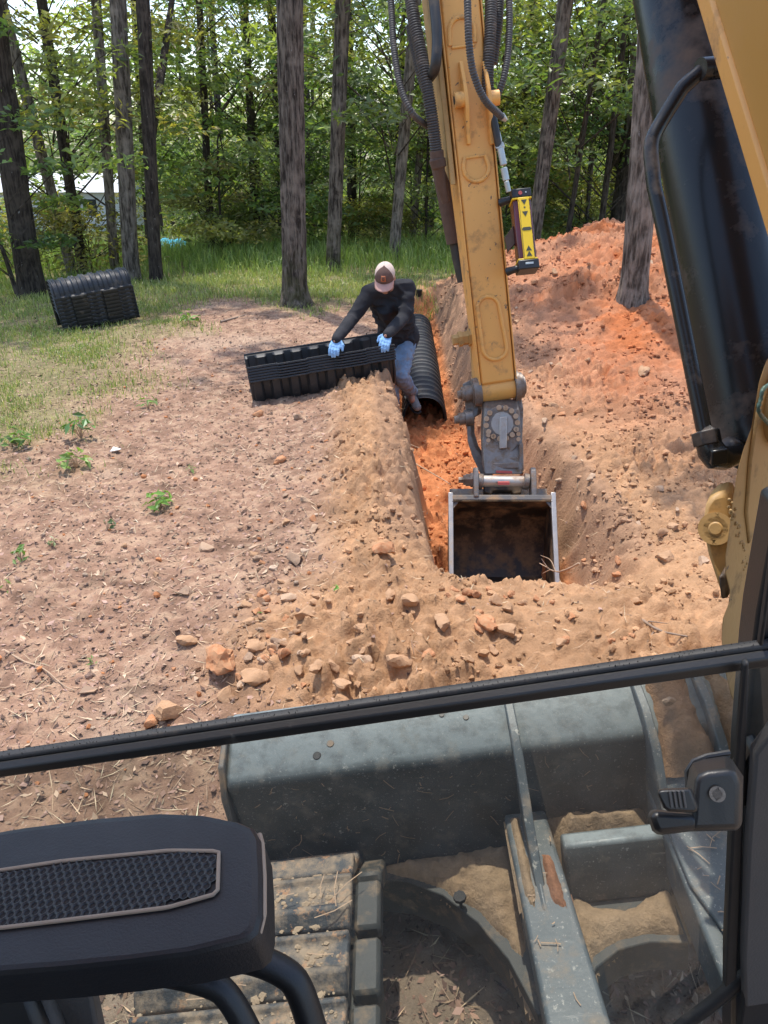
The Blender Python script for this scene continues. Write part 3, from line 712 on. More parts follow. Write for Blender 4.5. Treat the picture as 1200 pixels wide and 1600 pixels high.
px_tree('thin trunk leaning left, nearest to the white house deck', (116, 436), (58, 215), 19, MID[1], 'bark_grey', H=9, sc=.9)
px_tree('dark trunk leaning left beside the leaning thin one near the house', (131, 432), (100, 230), 18, MID[2], 'bark_dark', H=9)
px_tree('straight dark grey trunk in the clearing right of the big oak', (519, 398), (536, 0), 25, TOP, 'bark', nseg=28, ridge=.06, dist=14.8, H=14, tp=.6, extra=[((533, 55), (640, 20), 6)])
px_tree('rough brown trunk leaning right behind the worker and beside the excavator stick', (614, 412), (642, 90), 20, MID[3], 'bark_grey', nseg=18, H=9)
px_tree('tall grey trunk leaning right behind the yellow laser receiver', (833, 350), (884, 0), 25, TOP, 'bark', nseg=22, dist=14.5, H=13, extra=[((850, 240), (872, 30), 6)])
px_tree('slim forked trunk in the middle of the woods left of the big oak', (331, 405), (318, 140), 13, MID[0], 'bark_dark', H=8, extra=[((326, 200), (382, 125), 8)])
px_tree('short dark trunk in shade between the clearing trunk and the stick', (552, 385), (548, 210), 18, MID[1], 'bark_dark', dist=22, H=8)
px_tree('pale thin trunk standing just left of the excavator stick', (642, 385), (655, 250), 13, MID[2], 'bark_grey', dist=19, H=8)
px_tree('thin black trunk leaning right above the spoil pile, beside the receiver tree', (884, 372), (922, 140), 9, MID[3], 'bark_dark', dist=16, H=9)
px_tree('thin dark trunk above the spoil crest between two others', (938, 362), (966, 130), 11, MID[0], 'bark_dark', dist=17, H=9, extra=[((957, 190), (990, 95), 5)])
px_tree('pale slim trunk above the spoil crest', (915, 362), (925, 250), 8, MID[1], 'bark_grey', dist=20, H=8)
px_tree('slim trunk close behind the scarred tree on the pile', (974, 375), (980, 240), 9, MID[2], 'bark_grey', dist=18, H=8)
px_tree('thin curved black sapling stem at the far left in front of the thick leaning trunk', (32, 468), (2, 385), 8, SAP[0], 'bark_dark', H=3.5, bend=-.1)
# the many trunks and saplings deeper in the woods, which nothing tells apart
def twins(kind, n, y0, y1, crowns, label, group, r0, r1, H, tm, lean=.05, seed=1, cat='tree', gap=1.6, s0=.85, s1=1.25, avoid=None):
    rg = random.Random(seed); done = []; tries = 0
    tr = []
    for k in range(4):
        b = Vector((0, 0, 0)); lx = rg.uniform(-lean, lean); r = rg.uniform(r0, r1)
        tr.append(trunk_mesh(b, [Vector((0, 0, -.3)), Vector((0, 0, .5)), Vector((lx * H * .4 + rg.uniform(-.1, .1), 0, H * .45)), Vector((lx * H, 0, H))], [r, r, r * .7, r * .3], seed + k, M[tm], 9, .3, .05))
    while len(done) < n and tries < 5000:
        tries += 1
        y = y0 + (y1 - y0) * rg.random() ** 1.2; x = rg.uniform(-.66, .62) * y * 1.02
        if any((x - a) ** 2 + (y - b) ** 2 < gap * gap for a, b in done): continue
        if avoid and avoid(x, y): continue
        done.append((x, y)); s = rg.uniform(s0, s1); c = rg.choice(crowns)
        t = empty(kind, (x, y, Hs(x, y)), label, cat, group); t.scale = (s, s, s * rg.uniform(.9, 1.1)); t.rotation_euler.z = rg.uniform(0, 6.28)
        put(bpy.data.objects.new('trunk', rg.choice(tr)), t)
        for nm, me in (('crown', c[0]), ('limbs', c[1])): put(bpy.data.objects.new(nm, me), t)
def house_view(x, y): return y < 46 and y > 13 and (-.49 < x / y < -.30 or (-.30 < x / y < -.22 and y < 30))
twins('stem_tree', 22, 17.5, 38, [TOP], 'tall slim trunk whose crown is above the view, among others in the woods', 'tall bare trunks in the woods', .06, .13, 12, 'bark_dark', seed=31, gap=1.8, lean=.07, avoid=house_view)
twins('woodland_tree', 24, 20, 52, MID, 'slim tree among the many trunks deep in the woods', 'slim trees deep in the woods', .07, .14, 10, 'bark_dark', seed=5, gap=2.2, avoid=house_view)
twins('sapling', 38, 17.5, 42, SAP, 'leafy young tree with spreading green sprays under the tall trees', 'leafy young trees under the tall ones', .02, .04, 4.2, 'bark_dark', seed=9, gap=1.5, avoid=lambda x, y: house_view(x, y) or (y < 17 and -.06 < x / y < .14))
twins('shrub', 34, 13.8, 34, BUSH, 'low bushy green shrub at the foot of the woods', 'low shrubs in the woods', .012, .02, .9, 'bark_dark', seed=12, cat='shrub', gap=1.2, s0=.8, s1=1.7, avoid=lambda x, y: (house_view(x, y) and y > 17) or (y < 17 and x / y > -.30) or (x > .5 and y < 15))
# leafy boughs that hang into the top of the view belong to trees at the clearing's edge
def bough_tree(label, x, y, h0, h1, rad, seed, n=30, per=110, size=.066, tr=.10, sc=1):
    c = crown_mesh('crown', seed, h0, h1, rad, n, per, size, shape='dome', flat=.16, bright=1.08)
    b = Vector((x, y, Hs(x, y)))
    me = trunk_mesh(b, [b - Vector((0, 0, .3)), b + Vector((0, 0, .8)), b + Vector((.1, 0, h0 + 2)), b + Vector((.2, .1, h1 - .3))], [tr, tr * .95, tr * .7, tr * .2], seed, M['bark_dark'], 12, .3, .06)
    add_tree('leafy_tree', label, b, me, c)
bough_tree('leafy understory tree whose pale green sprays hang over the thick leaning trunk', -6.0, 13.6, 2.4, 5.0, 1.7, 601, 22)
bough_tree('leafy tree filling the top between the slender trunk and the big oak', -2.9, 18.5, 3.0, 6.5, 2.4, 602, 46)
bough_tree('bright green leafy tree in the sun just right of the big oak', .3, 20.5, 2.2, 6.5, 2.4, 603, 46)
bough_tree('leafy tree with low sprays right behind the stick and hoses', 2.4, 18.5, 1.2, 6.0, 2.2, 604, 46)
bough_tree('leafy tree hanging its sprays above the spoil pile', 5.2, 18.5, 2.4, 6.0, 2.3, 605, 44)
bough_tree('leafy tree hidden behind the black boom cylinder', 7.2, 14.5, 1.5, 6.5, 2.2, 606)
bough_tree('dark bushy young tree right of the forked trunks in the clearing', -3.4, 17.0, .5, 2.0, 1.15, 607, 34, 110, .06, .03)
# the mass of woods beyond
n = 26000; y = 50 + 26 * RNG.random(n) ** 1.3; x = (-.75 + 1.5 * RNG.random(n)) * y; hh = 11 * RNG.random(n) ** 1.7 * (.45 + .9 * vnoise(x * .16, y * .1, 170))
zz = macro(x, y) + hh; c_ = np.stack([x, y, zz], 1); nn = RNG.normal(0, .6, (n, 3)) + [0, -.3, .8]
cl = LEAFC[RNG.integers(0, 5, n)] * (.8 + .9 * vnoise(x * .5, zz * .6, 171))[:, None] * (1 + RNG.normal(0, .15, (n, 1)))
co, f, cc = leaves_np(c_, nn, .28 + .30 * RNG.random(n), np.clip(cl, .01, .4))
put(bpy.data.objects.new('far_woods', np_mesh('far_woods', co, f, M['leaf'], cc, False)), None, 'far green woods closing the view behind the trees', None, None, 'stuff')

# ================================================================== HOUSE AND SMALL THINGS FAR BACK
hb = PH(100, 380, 0); hb = PY(95, 372, 44.0); HZ = hb.z
hs = empty('house', (hb.x, 44.0, HZ), 'pale low house with metal roof and raised wooden deck between the trunks', 'house')
def hp(x, y, z): return Vector((hb.x + x, 44.0 + y, HZ + z))
w_ = MB().box(hp(0, 2, 1.35), (7.2, 4.0, 2.0)).build('wall', M['white_wall'], hs)
r_ = MB().prism([hp(-3.9, -.35, 2.32), hp(-3.9, 4.35, 2.32), hp(-3.9, 2, 3.15)], (7.8, 0, 0)).build('roof', M['tin'], hs)
for dx in (-2.3, -.4, 1.9):
    wd = MB().box(hp(dx, -.03, 1.55), (.85, .05, 1.0)).build('window', M['white_wall'], hs)
    MB().box(hp(dx, -.065, 1.55), (.68, .03, .82)).build('pane', M['window_dark'], wd)
MB().box(hp(.9, -.04, 1.25), (.85, .05, 1.8)).build('door', M['window_dark'], hs)
dk = MB().box(hp(.4, -1.3, .30), (6.6, 2.4, .12)).build('deck', M['deckwood'], hs)
for k in range(7): MB().box(hp(-2.7 + k * 1.05, -2.45, .78), (.09, .09, .85)).build('rail_post', M['white_wall'], dk)
MB().box(hp(.4, -2.45, 1.16), (6.6, .08, .08)).build('handrail', M['white_wall'], dk)
for k in range(5): MB().box(hp(-2.6 + k * 1.5, -2.2, 0), (.15, .15, .5)).build('deck_post', M['deckwood'], dk)
g_ = GP(266, 389); tp_ = MB()
for k in range(9):
    a = k * .7; tp_.add([g_ + Vector((-.45 + .1 * k, 0, .02)), g_ + Vector((-.35 + .1 * k, 0, .02)), g_ + Vector((-.34 + .1 * k, .5, .24 + .05 * math.sin(a * 2))), g_ + Vector((-.46 + .1 * k, .5, .24 + .05 * math.sin(a)))], [(0, 1, 2, 3)])
o = tp_.build('tarp', M['turquoise'], None); o.modifiers.new('thick', 'SOLIDIFY').thickness = .02
tag(o, 'small crumpled turquoise tarp on the clearing floor far behind the forked trunk', 'tarp')

# ================================================================== LEACHING CHAMBERS
def chamber_mesh(name, L, hw=.205, H=.29, skirt=.02, nrib=8, flat=False, dep=.018, mat=None):
    """corrugated half-round plastic chamber, length along x, foot at z=0, open below"""
    na = 22; nsx = nrib * 14; V_ = []; F_ = []
    def arch(s, a):
        u = s * nrib; fr = u - math.floor(u)
        rib = 1 if .18 < fr < .62 else 0
        k = .0 if rib else -dep
        edge = min(1, min(abs(fr - .18), abs(fr - .62)) / .06)
        if not rib and edge < 1: k = -dep * edge
        lip = .012 if (s < .012 or s > .988) else 0
        fine = .004 * (1 if abs(fr - .40) < .05 and rib else 0)
        c, si = math.cos(a), math.sin(a)
        pw = .85
        y = -(hw + k + lip) * math.copysign(abs(c) ** pw, c); z = .02 + (H - .02 + k + lip - fine * 1.5) * abs(si) ** pw
        return y, z
    for i in range(nsx + 1):
        s = i / nsx; x = (s - .5) * L; fr = s * nrib - math.floor(s * nrib)
        blk = 1 if int(s * 5) % 2 == 0 else 0
        fl = hw + .035 - ((.034 if flat else .012) if blk else 0)
        row = [(x, -fl, -skirt * (1 if blk or flat else .8)), (x, -fl, .0), (x, -hw - .004, .004)]
        for k in range(na + 1):
            y, z = arch(s, math.pi * k / na); row.append((x, y, z))
        row += [(x, hw + .004, .004), (x, fl, .0), (x, fl, -skirt * (1 if blk or flat else .8))]
        V_ += row
    m = na + 7
    for i in range(nsx):
        for k in range(m - 1):
            F_.append((i * m + k, i * m + k + 1, (i + 1) * m + k + 1, (i + 1) * m + k))
    me = bpy.data.meshes.new(name); me.from_pydata(V_, [], F_); me.update()
    me.polygons.foreach_set('use_smooth', [True] * len(me.polygons)); me.set_sharp_from_angle(angle=R(28))
    me.materials.append(mat or M['hdpe']); return me
def frame_of(d, up):
    d = d.normalized(); y = up.cross(d).normalized(); z = d.cross(y)
    return Matrix((d, y, z)).transposed()
def chamber(me, loc, Mx, label, group):
    o = bpy.data.objects.new('drain_chamber', me); o.matrix_world = Matrix.Translation(loc) @ Mx.to_4x4()
    s = o.modifiers.new('wall', 'SOLIDIFY'); s.thickness = .006; s.offset = 0
    put(o, None, label, 'drain chamber', group); return o
CH = chamber_mesh('drain_chamber', 1.30, hw=.222, H=.315, dep=.028, mat=M['hdpe'])
# the row in the trench, joint over joint, falling slightly away
row = [(7.22, .40), (8.46, .425), (9.70, .44)]
rowl = ['black ribbed chamber at the open near end of the trench row, under the shoe', 'black ribbed chamber in the middle of the row in the trench', 'last black ribbed chamber of the row, deepest along the trench']
for k, (y0, xc0) in enumerate(row):
    a = Vector((xc0, y0, -.575)); b = Vector((xc0 + .02, y0 + 1.27, -.565)); d = (b - a)
    chamber(CH, a + d / 2 + Vector((0, 0, .012 * k)), frame_of(d, Vector((0, 0, 1))), rowl[k], 'chambers laid in the trench')
# smooth end piece of the row
ep = MB(); prof = []
for s in range(9):
    u = s / 8; y = 10.95 + .62 * u; sc = 1 - .55 * u ** 2.2
    prof.append([Vector((.455 - .215 * sc * math.cos(math.pi * k / 16), y, -.57 + .31 * sc * math.sin(math.pi * k / 16))) for k in range(17)])
for A, B in zip(prof, prof[1:]):
    ep.add(A + B, [(k, k + 1, k + 18, k + 17) for k in range(16)])
o = ep.build('end_cap', M['hdpe_dull'], None, ang=50); o.modifiers.new('wall', 'SOLIDIFY').thickness = .006
tag(o, 'smooth rounded plastic end cap closing the far end of the chamber row', 'end cap')
c_ = GP(655, 462); pp = MB(); pp.tube([c_ + Vector((-.02, .05, -.1)), c_ + Vector((0, 0, .08)), c_ + Vector((.0, 0, .09))], [.045, .045, .052], 18)
o = pp.build('pipe_stub', M['hdpe_dull'], None); tag(o, 'short black pipe stub standing up beyond the end of the trench', 'pipe')
# the nested stack in the hands of the worker: turned over, feet up
A_ = V(390, 577, 6.24); B_ = V(613, 541, 6.42)
dx = (B_ - A_); nv = Vector((0, 0, 1)).cross(dx).normalized(); upv = dx.cross(nv).normalized()
CHH = chamber_mesh('drain_chamber', dx.length + .04, hw=.196, H=.31, skirt=.016, nrib=8, dep=.032, mat=M['hdpe'])
words = ['topmost', 'second from the top', 'third from the top', 'third from the bottom', 'second from the bottom', 'lowest']
for k in range(6):
    c0 = (A_ + B_) / 2 + nv * .225 - upv * (.023 * k)
    Mx = frame_of(dx, upv) @ Matrix.Rotation(math.pi, 3, 'X')
    chamber(CHH, c0, Mx, 'black chamber turned upside down, %s in the stack held by the worker' % words[k], 'nested chambers held by the worker')
# the stack standing on the grass
P0 = GP(104, 520); P1 = P0 + (V(216, 497, (P0 - CAM).dot(Vector((0, CP, -SP))) + .36) - P0)
dx = (P1 - P0); nv = Vector((0, 0, 1)).cross(dx).normalized(); upv = dx.cross(nv).normalized(); upv = (upv + nv * -.02).normalized()
n_ = 9; CHF = chamber_mesh('drain_chamber', dx.length + .05, hw=.20, H=.19, skirt=.0445, nrib=8, flat=True, mat=M['hdpe_dull'])
ordw = ['lowest', 'second from the grass', 'third from the grass', 'fourth from the grass', 'middle one', 'fourth from the top', 'third from the top', 'second from the top', 'topmost']
for k in range(n_):
    chamber(CHF, (P0 + P1) / 2 + nv * .24 + upv * (.05 + .044 * k), frame_of(dx, upv), 'grey-black ribbed chamber, %s in the stack on the grass' % ordw[k], 'nested chambers on the grass')

# ================================================================== WORKER
def skin_union(parts, voxel, name, mat, parent, smooth=6, wr=0, wscale=8, label=None, post=None):
    """overlapping tapered limbs fused into one continuous surface"""
    me = parts.mesh(name + '_src', None, smooth=True)
    tmp = bpy.data.objects.new(name + '_src', me); COL.objects.link(tmp)
    r = tmp.modifiers.new('r', 'REMESH'); r.mode = 'VOXEL'; r.voxel_size = voxel; r.use_smooth_shade = True
    s = tmp.modifiers.new('s', 'SMOOTH'); s.iterations = smooth; s.factor = .5
    dg = bpy.context.evaluated_depsgraph_get(); out = bpy.data.meshes.new_from_object(tmp.evaluated_get(dg))
    bpy.data.objects.remove(tmp)
    org = origin_of(parent)
    nr = [v.normal.copy() for v in out.vertices]
    for v, q in zip(out.vertices, nr):
        c = v.co
        if wr:
            k = wr(c) if callable(wr) else wr
            w = mnoise.noise(Vector((c.x * wscale + c.z * 3, c.y * wscale, c.z * wscale * 1.6))); w2 = mnoise.noise(c * wscale * 2.3)
            v.co = c + q * (k * ((1 - abs(w)) ** 3 * 1.2 - .5 + .4 * w2))
        v.co = v.co - org
    out.name = name; out.materials.clear(); out.materials.append(mat)
    out.polygons.foreach_set('use_smooth', [True] * len(out.polygons))
    return put(bpy.data.objects.new(name, out), parent, label)
PR = Vector((.13, 7.18, -.575))
pr = empty('person', PR, 'worker in black shirt, jeans and tan cap bending over a stack of chambers', 'person')
hipL, hipR = Vector((.215, 7.26, .285)), Vector((.055, 7.24, .275)); pel = Vector((.135, 7.26, .33))
chest = Vector((.055, 6.98, .70)); neck = Vector((.045, 6.86, .845)); head = Vector((.010, 6.72, .935))
shR, shL = Vector((-.125, 6.86, .775)), Vector((.205, 6.93, .805))
elR, elL = V(551, 497, 6.66), V(630, 497, 6.72); wrR, wrL = V(527, 528, 6.36), V(607, 521, 6.46)
knL, anL = Vector((.155, 6.93, .02)), Vector((.265, 7.27, -.24)); knR, anR = Vector((.065, 7.02, -.12)), Vector((.095, 7.24, -.47))
def torso(b, e):
    b.capsule(pel + Vector((-.06, 0, 0)), pel + Vector((.06, 0, 0)), .125 + e, .125 + e)
    b.capsule(pel, pel.lerp(chest, .5), .125 + e, .12 + e); b.capsule(pel + Vector((.04, -.02, .03)), chest + Vector((.06, .03, 0)), .11 + e, .125 + e)
    b.capsule(pel + Vector((-.04, -.02, .03)), chest + Vector((-.06, .01, -.01)), .11 + e, .125 + e)
    b.capsule(chest + Vector((-.05, 0, 0)), chest + Vector((.06, .02, .01)), .135 + e, .135 + e)
    b.capsule(shR.lerp(neck, .1), neck + Vector((0, .05, -.04)), .068 + e, .07 + e); b.capsule(shL.lerp(neck, .1), neck + Vector((0, .05, -.04)), .068 + e, .07 + e)
    b.capsule(shR, chest, .07 + e, .11 + e); b.capsule(shL, chest, .07 + e, .11 + e)
def arms(b, e, full=1):
    for sh, el, wr in ((shR, elR, wrR), (shL, elL, wrL)):
        b.capsule(sh, el, .062 + e, .046 + e); b.capsule(el, el.lerp(wr, .35), .045 + e, .044 + e); b.capsule(el.lerp(wr, .35), wr + (wr - el).normalized() * (.028 if e > 0 else 0), .044 + e, .031 + e)
def legs(b, e):
    for h, k, a in ((hipL, knL, anL), (hipR, knR, anR)):
        b.capsule(h, k, .088 + e, .058 + e); b.capsule(k, k.lerp(a, .35), .057 + e, .060 + e); b.capsule(k.lerp(a, .35), a, .060 + e, .040 + e)
hd = Vector((-.10, -.76, -.64)).normalized()      # the way the face points: down at the stack
hx = Vector((.97, -.12, 0)); hx = (hx - hd * hx.dot(hd)).normalized(); hu = hx.cross(hd) * -1
if hu.z < 0: hu = -hu
HM = Matrix((hx, hd, hu)).transposed()            # local: x side, y face, z crown
def hl(x, y, z): return head + HM @ Vector((x, y, z))
b = MB(); torso(b, -.012); arms(b, -.010); legs(b, -.010)
b.capsule(neck + Vector((0, .04, -.03)), head - hu * .05, .058, .056)
b.ball(head + hu * .02, (.075, .096, .095), HM); b.capsule(hl(0, .03, -.05), hl(0, .062, -.085), .055, .038)
b.capsule(hl(0, .095, .0), hl(0, .112, -.030), .010, .016, 8); b.capsule(hl(-.02, .088, -.062), hl(.02, .088, -.062), .012, .012, 8)
for s in (-1, 1): b.ball(hl(.078 * s, -.005, -.012), (.012, .022, .034), HM); b.capsule(hl(.018 * s, .092, .018), hl(.045 * s, .083, .018), .012, .010, 8)
for k, a in ((anL, 0), (anR, 0)): b.capsule(k, k + Vector((.01, -.10, -.05)), .035, .03)
for w, e in ((wrR, elR), (wrL, elL)): b.capsule(w, w + (w - e).normalized() * .05, .026, .024)
skin_union(b, .009, 'body', M['skin'], pr, 4)
b = MB(); torso(b, .012); arms(b, .012)
b.capsule(pel + Vector((-.07, -.01, -.02)), pel + Vector((.07, -.01, -.02)), .135, .135); b.capsule(pel + Vector((.06, -.02, -.07)), pel + Vector((-.05, -.02, -.06)), .128, .125)
b.capsule(chest + Vector((-.04, -.11, -.08)), pel + Vector((-.02, -.10, .06)), .07, .075)
b.capsule(neck + Vector((0, .05, -.05)), neck + Vector((-.005, .01, -.005)), .082, .068)
skin_union(b, .010, 'shirt', M['shirt'], pr, 4, lambda c: (.022 if c.z < .74 else .010) if (-.10 < c.x < .28 and c.y > 6.78) else .005, 8)
b = MB(); legs(b, .014); b.capsule(hipL, hipR, .112, .112); b.capsule(pel + Vector((.05, 0, -.02)), pel + Vector((-.05, 0, -.02)), .118, .118)
b.capsule(anL + (knL - anL) * .16, anL + (knL - anL) * -.02, .058, .064); b.capsule(anR + (knR - anR) * .16, anR + (knR - anR) * -.04, .058, .064)
skin_union(b, .010, 'jeans', M['jeans'], pr, 4, .010, 13)
b = MB(); b.capsule(hl(0, .044, -.098), hl(0, .022, -.102), .040, .042); b.capsule(hl(-.055, .02, -.06), hl(-.02, .066, -.085), .024, .026); b.capsule(hl(.055, .02, -.06), hl(.02, .066, -.085), .024, .026)
b.capsule(hl(-.066, -.005, -.02), hl(-.055, .02, -.06), .017, .02); b.capsule(hl(.066, -.005, -.02), hl(.055, .02, -.06), .017, .02)
skin_union(b, .008, 'beard', M['hair'], pr, 3, .003, 60)
# cap: pale mesh crown, brown front, pink brim with a patch
def cap_shell(y0, y1, grow, ring=26):
    V_, F_ = [], []; nr = 10
    cols = [k for k in range(ring + 1)]
    for i in range(nr + 1):
        el = math.pi / 2 * i / nr
        for k in cols:
            a = y0 + (y1 - y0) * k / ring
            rx = (.086 + grow) * math.cos(el); ry = (.108 + grow) * math.cos(el); rz = (.098 + grow) * math.sin(el) ** .9
            V_.append(hl(rx * math.sin(a), ry * math.cos(a) - .004, .030 + rz))
    n = ring + 1
    for i in range(nr):
        for k in range(ring): F_.append((i * n + k, i * n + k + 1, (i + 1) * n + k + 1, (i + 1) * n + k))
    return MB().add(V_, F_)
o = cap_shell(-math.pi, math.pi, .0).build('cap', M['cap_mesh'], pr, ang=60); o.modifiers.new('t', 'SOLIDIFY').thickness = .003; capo = o
o = cap_shell(-1.12, 1.12, .0035).build('cap_front', M['cap_front'], capo, ang=60); o.modifiers.new('t', 'SOLIDIFY').thickness = .004
V_ = []; F_ = []
for i in range(7):
    r_ = i / 6
    for k in range(17):
        a = -1.15 + 2.3 * k / 16; x = .088 * math.sin(a) * (1 - .06 * r_); y = .104 * math.cos(a) + .078 * r_ * math.cos(a * .62) ** .7; z = .034 - .010 * r_ - .030 * (abs(a) / 1.15) ** 2 * (.4 + .6 * r_)
        V_.append(hl(x, y, z))
for i in range(6):
    for k in range(16): F_.append((i * 17 + k, i * 17 + k + 1, (i + 1) * 17 + k + 1, (i + 1) * 17 + k))
o = MB().add(V_, F_).build('brim', M['cap_brim'], capo, ang=60); o.modifiers.new('t', 'SOLIDIFY').thickness = .004
def on_cap(a, el, g): return hl((.086 + g) * math.cos(el) * math.sin(a), (.108 + g) * math.cos(el) * math.cos(a) - .004, .030 + (.098 + g) * math.sin(el) ** .9)
pt = MB()
for i in range(5):
    for k in range(5): pt.v.append(on_cap(-.25 + .5 * k / 4, .30 + .46 * i / 4, .008))
pt.f = [(i * 5 + k, i * 5 + k + 1, i * 5 + k + 6, i * 5 + k + 5) for i in range(4) for k in range(4)]
o = pt.build('patch', M['leather'], capo); o.modifiers.new('t', 'SOLIDIFY').thickness = .003
mk = MB()
for (a0, a1, e0, e1) in ((-.14, .14, .60, .66), (-.14, -.08, .46, .60), (.08, .14, .46, .60), (-.03, .03, .40, .60), (-.10, .10, .39, .44)):
    mk.add([on_cap(a0, e0, .0105), on_cap(a1, e0, .0105), on_cap(a1, e1, .0105), on_cap(a0, e1, .0105)], [(0, 1, 2, 3)])
o = mk.build('emblem', M['cap_front'], capo); o.modifiers.new('t', 'SOLIDIFY').thickness = .002
MB().ball(hl(0, -.004, .130), .006).build('button', M['cap_front'], capo)
# gloves: palm, four unequal bent fingers over the rim, thumb out of the palm's side
def hand(name, wr, el, down, side, sgn):
    d = (wr - el).normalized(); d = (d + down * .8).normalized(); x = (side - d * side.dot(d)).normalized(); n = d.cross(x).normalized()
    if n.y > 0: n = -n                                              # the back of the hand looks at the camera and up
    b = MB(); p = wr
    b.capsule(p - (wr - el).normalized() * .06, p + d * .01, .037, .034); k0 = p + d * .095
    for q in (-.03, -.01, .01, .03): b.capsule(p + x * q * .5 + d * .01, k0 + x * q * 1.1, .020, .017)
    dn = down.normalized()
    for q, L, spread in ((-.033, .066, -.12), (-.011, .076, -.04), (.011, .072, .03), (.033, .056, .12)):
        a = k0 + x * q; d1 = (d * .75 + dn * .5 + x * spread + n * .25).normalized(); d2 = (dn - n * .15 + d * .2).normalized(); d3 = (dn * .9 - n * .65).normalized()
        e1 = a + d1 * L * .45; e2 = e1 + d2 * L * .42; e3 = e2 + d3 * L * .32
        b.capsule(a - d * .01, e1, .0125, .0115, 10); b.capsule(e1, e2, .0115, .0105, 10); b.capsule(e2, e3, .0105, .009, 10)
    t0 = p + d * .03 + x * sgn * .03; t1 = t0 + (x * sgn * .8 + d * .8).normalized() * .045; t2 = t1 + (d + dn * .5 - n * .4 + x * sgn * .1).normalized() * .042
    b.capsule(p + d * .02, t0, .022, .017); b.capsule(t0, t1, .017, .0135); b.capsule(t1, t2, .0135, .010)
    return skin_union(b, .0048, name, M['glove'], pr, 2, .002, 40)
hand('glove', wrR, elR, Vector((-.05, -.35, -.95)), Vector((1, .1, 0)), 1)
hand('glove', wrL, elL, Vector((-.12, -.35, -.95)), Vector((1, .1, 0)), -1)
# shoes
def shoe(a, toe, up):
    d = (toe - a).normalized(); x = d.cross(up).normalized(); u = x.cross(d).normalized(); b = MB()
    b.capsule(a + u * .05, a - u * .02, .045, .046); b.capsule(a - d * .045 - u * .035, a + d * .06 - u * .03, .040, .043); b.capsule(a + d * .05 - u * .03, a + d * .15 - u * .042, .046, .036); b.capsule(a + d * .12 + x * .015 - u * .045, a + d * .16 + x * .01 - u * .045, .034, .03)
    o = skin_union(b, .007, 'shoe', M['boot'], pr, 3, .002, 30)
    Mx = Matrix((x, d, u)).transposed(); sl = MB()
    out = [(-.035, -.09), (.035, -.09), (.042, -.02), (.038, .05), (.052, .12), (.045, .18), (.012, .205), (-.03, .19), (-.048, .12), (-.036, .04), (-.042, -.03)]
    sl.prism([a + Mx @ Vector((q[0], q[1], -.092)) for q in out], u * .018)
    s = sl.build('sole', M['rubber'], o, bevel=.004)
shoe(anL + Vector((.005, -.02, -.02)), anL + Vector((.10, -.22, -.10)), Vector((.1, -.3, 1)))
shoe(anR + Vector((0, -.01, -.015)), anR + Vector((.05, -.3, -.02)), Vector((0, 0, 1)))

# ================================================================== EXCAVATOR
ROLL = R(9.2)
EX_ = Vector((math.cos(ROLL), 0, math.sin(ROLL))); EY_ = Vector((0, 1, 0)); EZ_ = Vector((-math.sin(ROLL), 0, math.cos(ROLL)))
def MF(x, y, z): return EX_ * x + EY_ * y + EZ_ * z
MR = Matrix((EX_, EY_, EZ_)).transposed()
ex = empty('excavator', MF(.6, .2, 0), 'yellow excavator seen from its cab, arm and toothless bucket reaching into the trench', 'excavator')
# ---- stick
SB = V(779, 602, 5.02); ST = V(713, -60, 4.30)
sa = (ST - SB).normalized(); sr = Vector((math.cos(R(10)), math.sin(R(3.5)) + .04, math.sin(R(10)))); sr = (sr - sa * sr.dot(sa)).normalized(); sn = sa.cross(sr)
if sn.y > 0: sn = -sn                       # sn: out of the front face, towards the cab
def sp_(px, py, off=0): return PPL(px, py, SB + sn * off, sn)
def SL(u, s, w=0): return SB + sr * u + sa * s + sn * w
SLEN = (ST - SB).length; HWB = .112
side = [(0.02, 0), (SLEN + .35, 0), (SLEN + .45, -.12), (SLEN + .4, -.30), (SLEN * .72, -.33), (SLEN * .45, -.26), (.1, -.15), (-.02, -.13)]
stick = MB().prism([SL(-HWB, s, w) for s, w in side], sr * (2 * HWB)).build('stick', M['yellow'], ex, bevel=.012)
for s_ in (-1, 1):
    MB().prism([SL(s_ * (HWB + .008) - .004, s, w * 1.02 + .006) for s, w in side], sr * .008).build('side_plate', M['yellow'], stick, bevel=.002)
MB().prism([SL(-HWB - .02, s, w) for s, w in ((SLEN * .52, -.012), (SLEN + .3, -.02), (SLEN + .3, -.34), (SLEN * .60, -.30))], sr * -.035).build('web_plate', M['yellow_dull'], stick, bevel=.006)
# pin boss at the foot of the stick
MB().tube([SL(-HWB - .004, -.035, -.075), SL(HWB + .004, -.035, -.075)], .078, 28).build('pin_boss', M['yellow'], stick, bevel=.006)
# raised loops of weld plate
def loop(pxpts, r, name='weld_loop'):
    pts = [sp_(*p, off=.004) for p in pxpts]; q = resample(spline(pts + [pts[0]], 6) if name == 'oval_loop' else pts, .03)
    MB().tube(q, r, 8, True).build(name, M['yellow'], stick, ang=60)
def arcpts(cx, cy, rx, ry, a0, a1, n=12): return [(cx + rx * math.cos(R(a0 + (a1 - a0) * k / n)), cy + ry * math.sin(R(a0 + (a1 - a0) * k / n))) for k in range(n + 1)]
D1 = [(703, 72)] + arcpts(722, 48, 20, 22, 175, 365) + [(742, 66)]; loop(D1, .013)
loop([(706, 75), (741, 70)], .008)
D2 = [(726, 246)] + arcpts(744, 262, 20, 22, 185, -5) + [(758, 242)]; loop(D2, .013)
loop([(728, 247), (757, 243)], .008)
O1 = arcpts(763, 480, 17, 17, 180, 360) + arcpts(773, 544, 19, 18, 0, 180) + [(746, 480)]; loop(O1, .013)
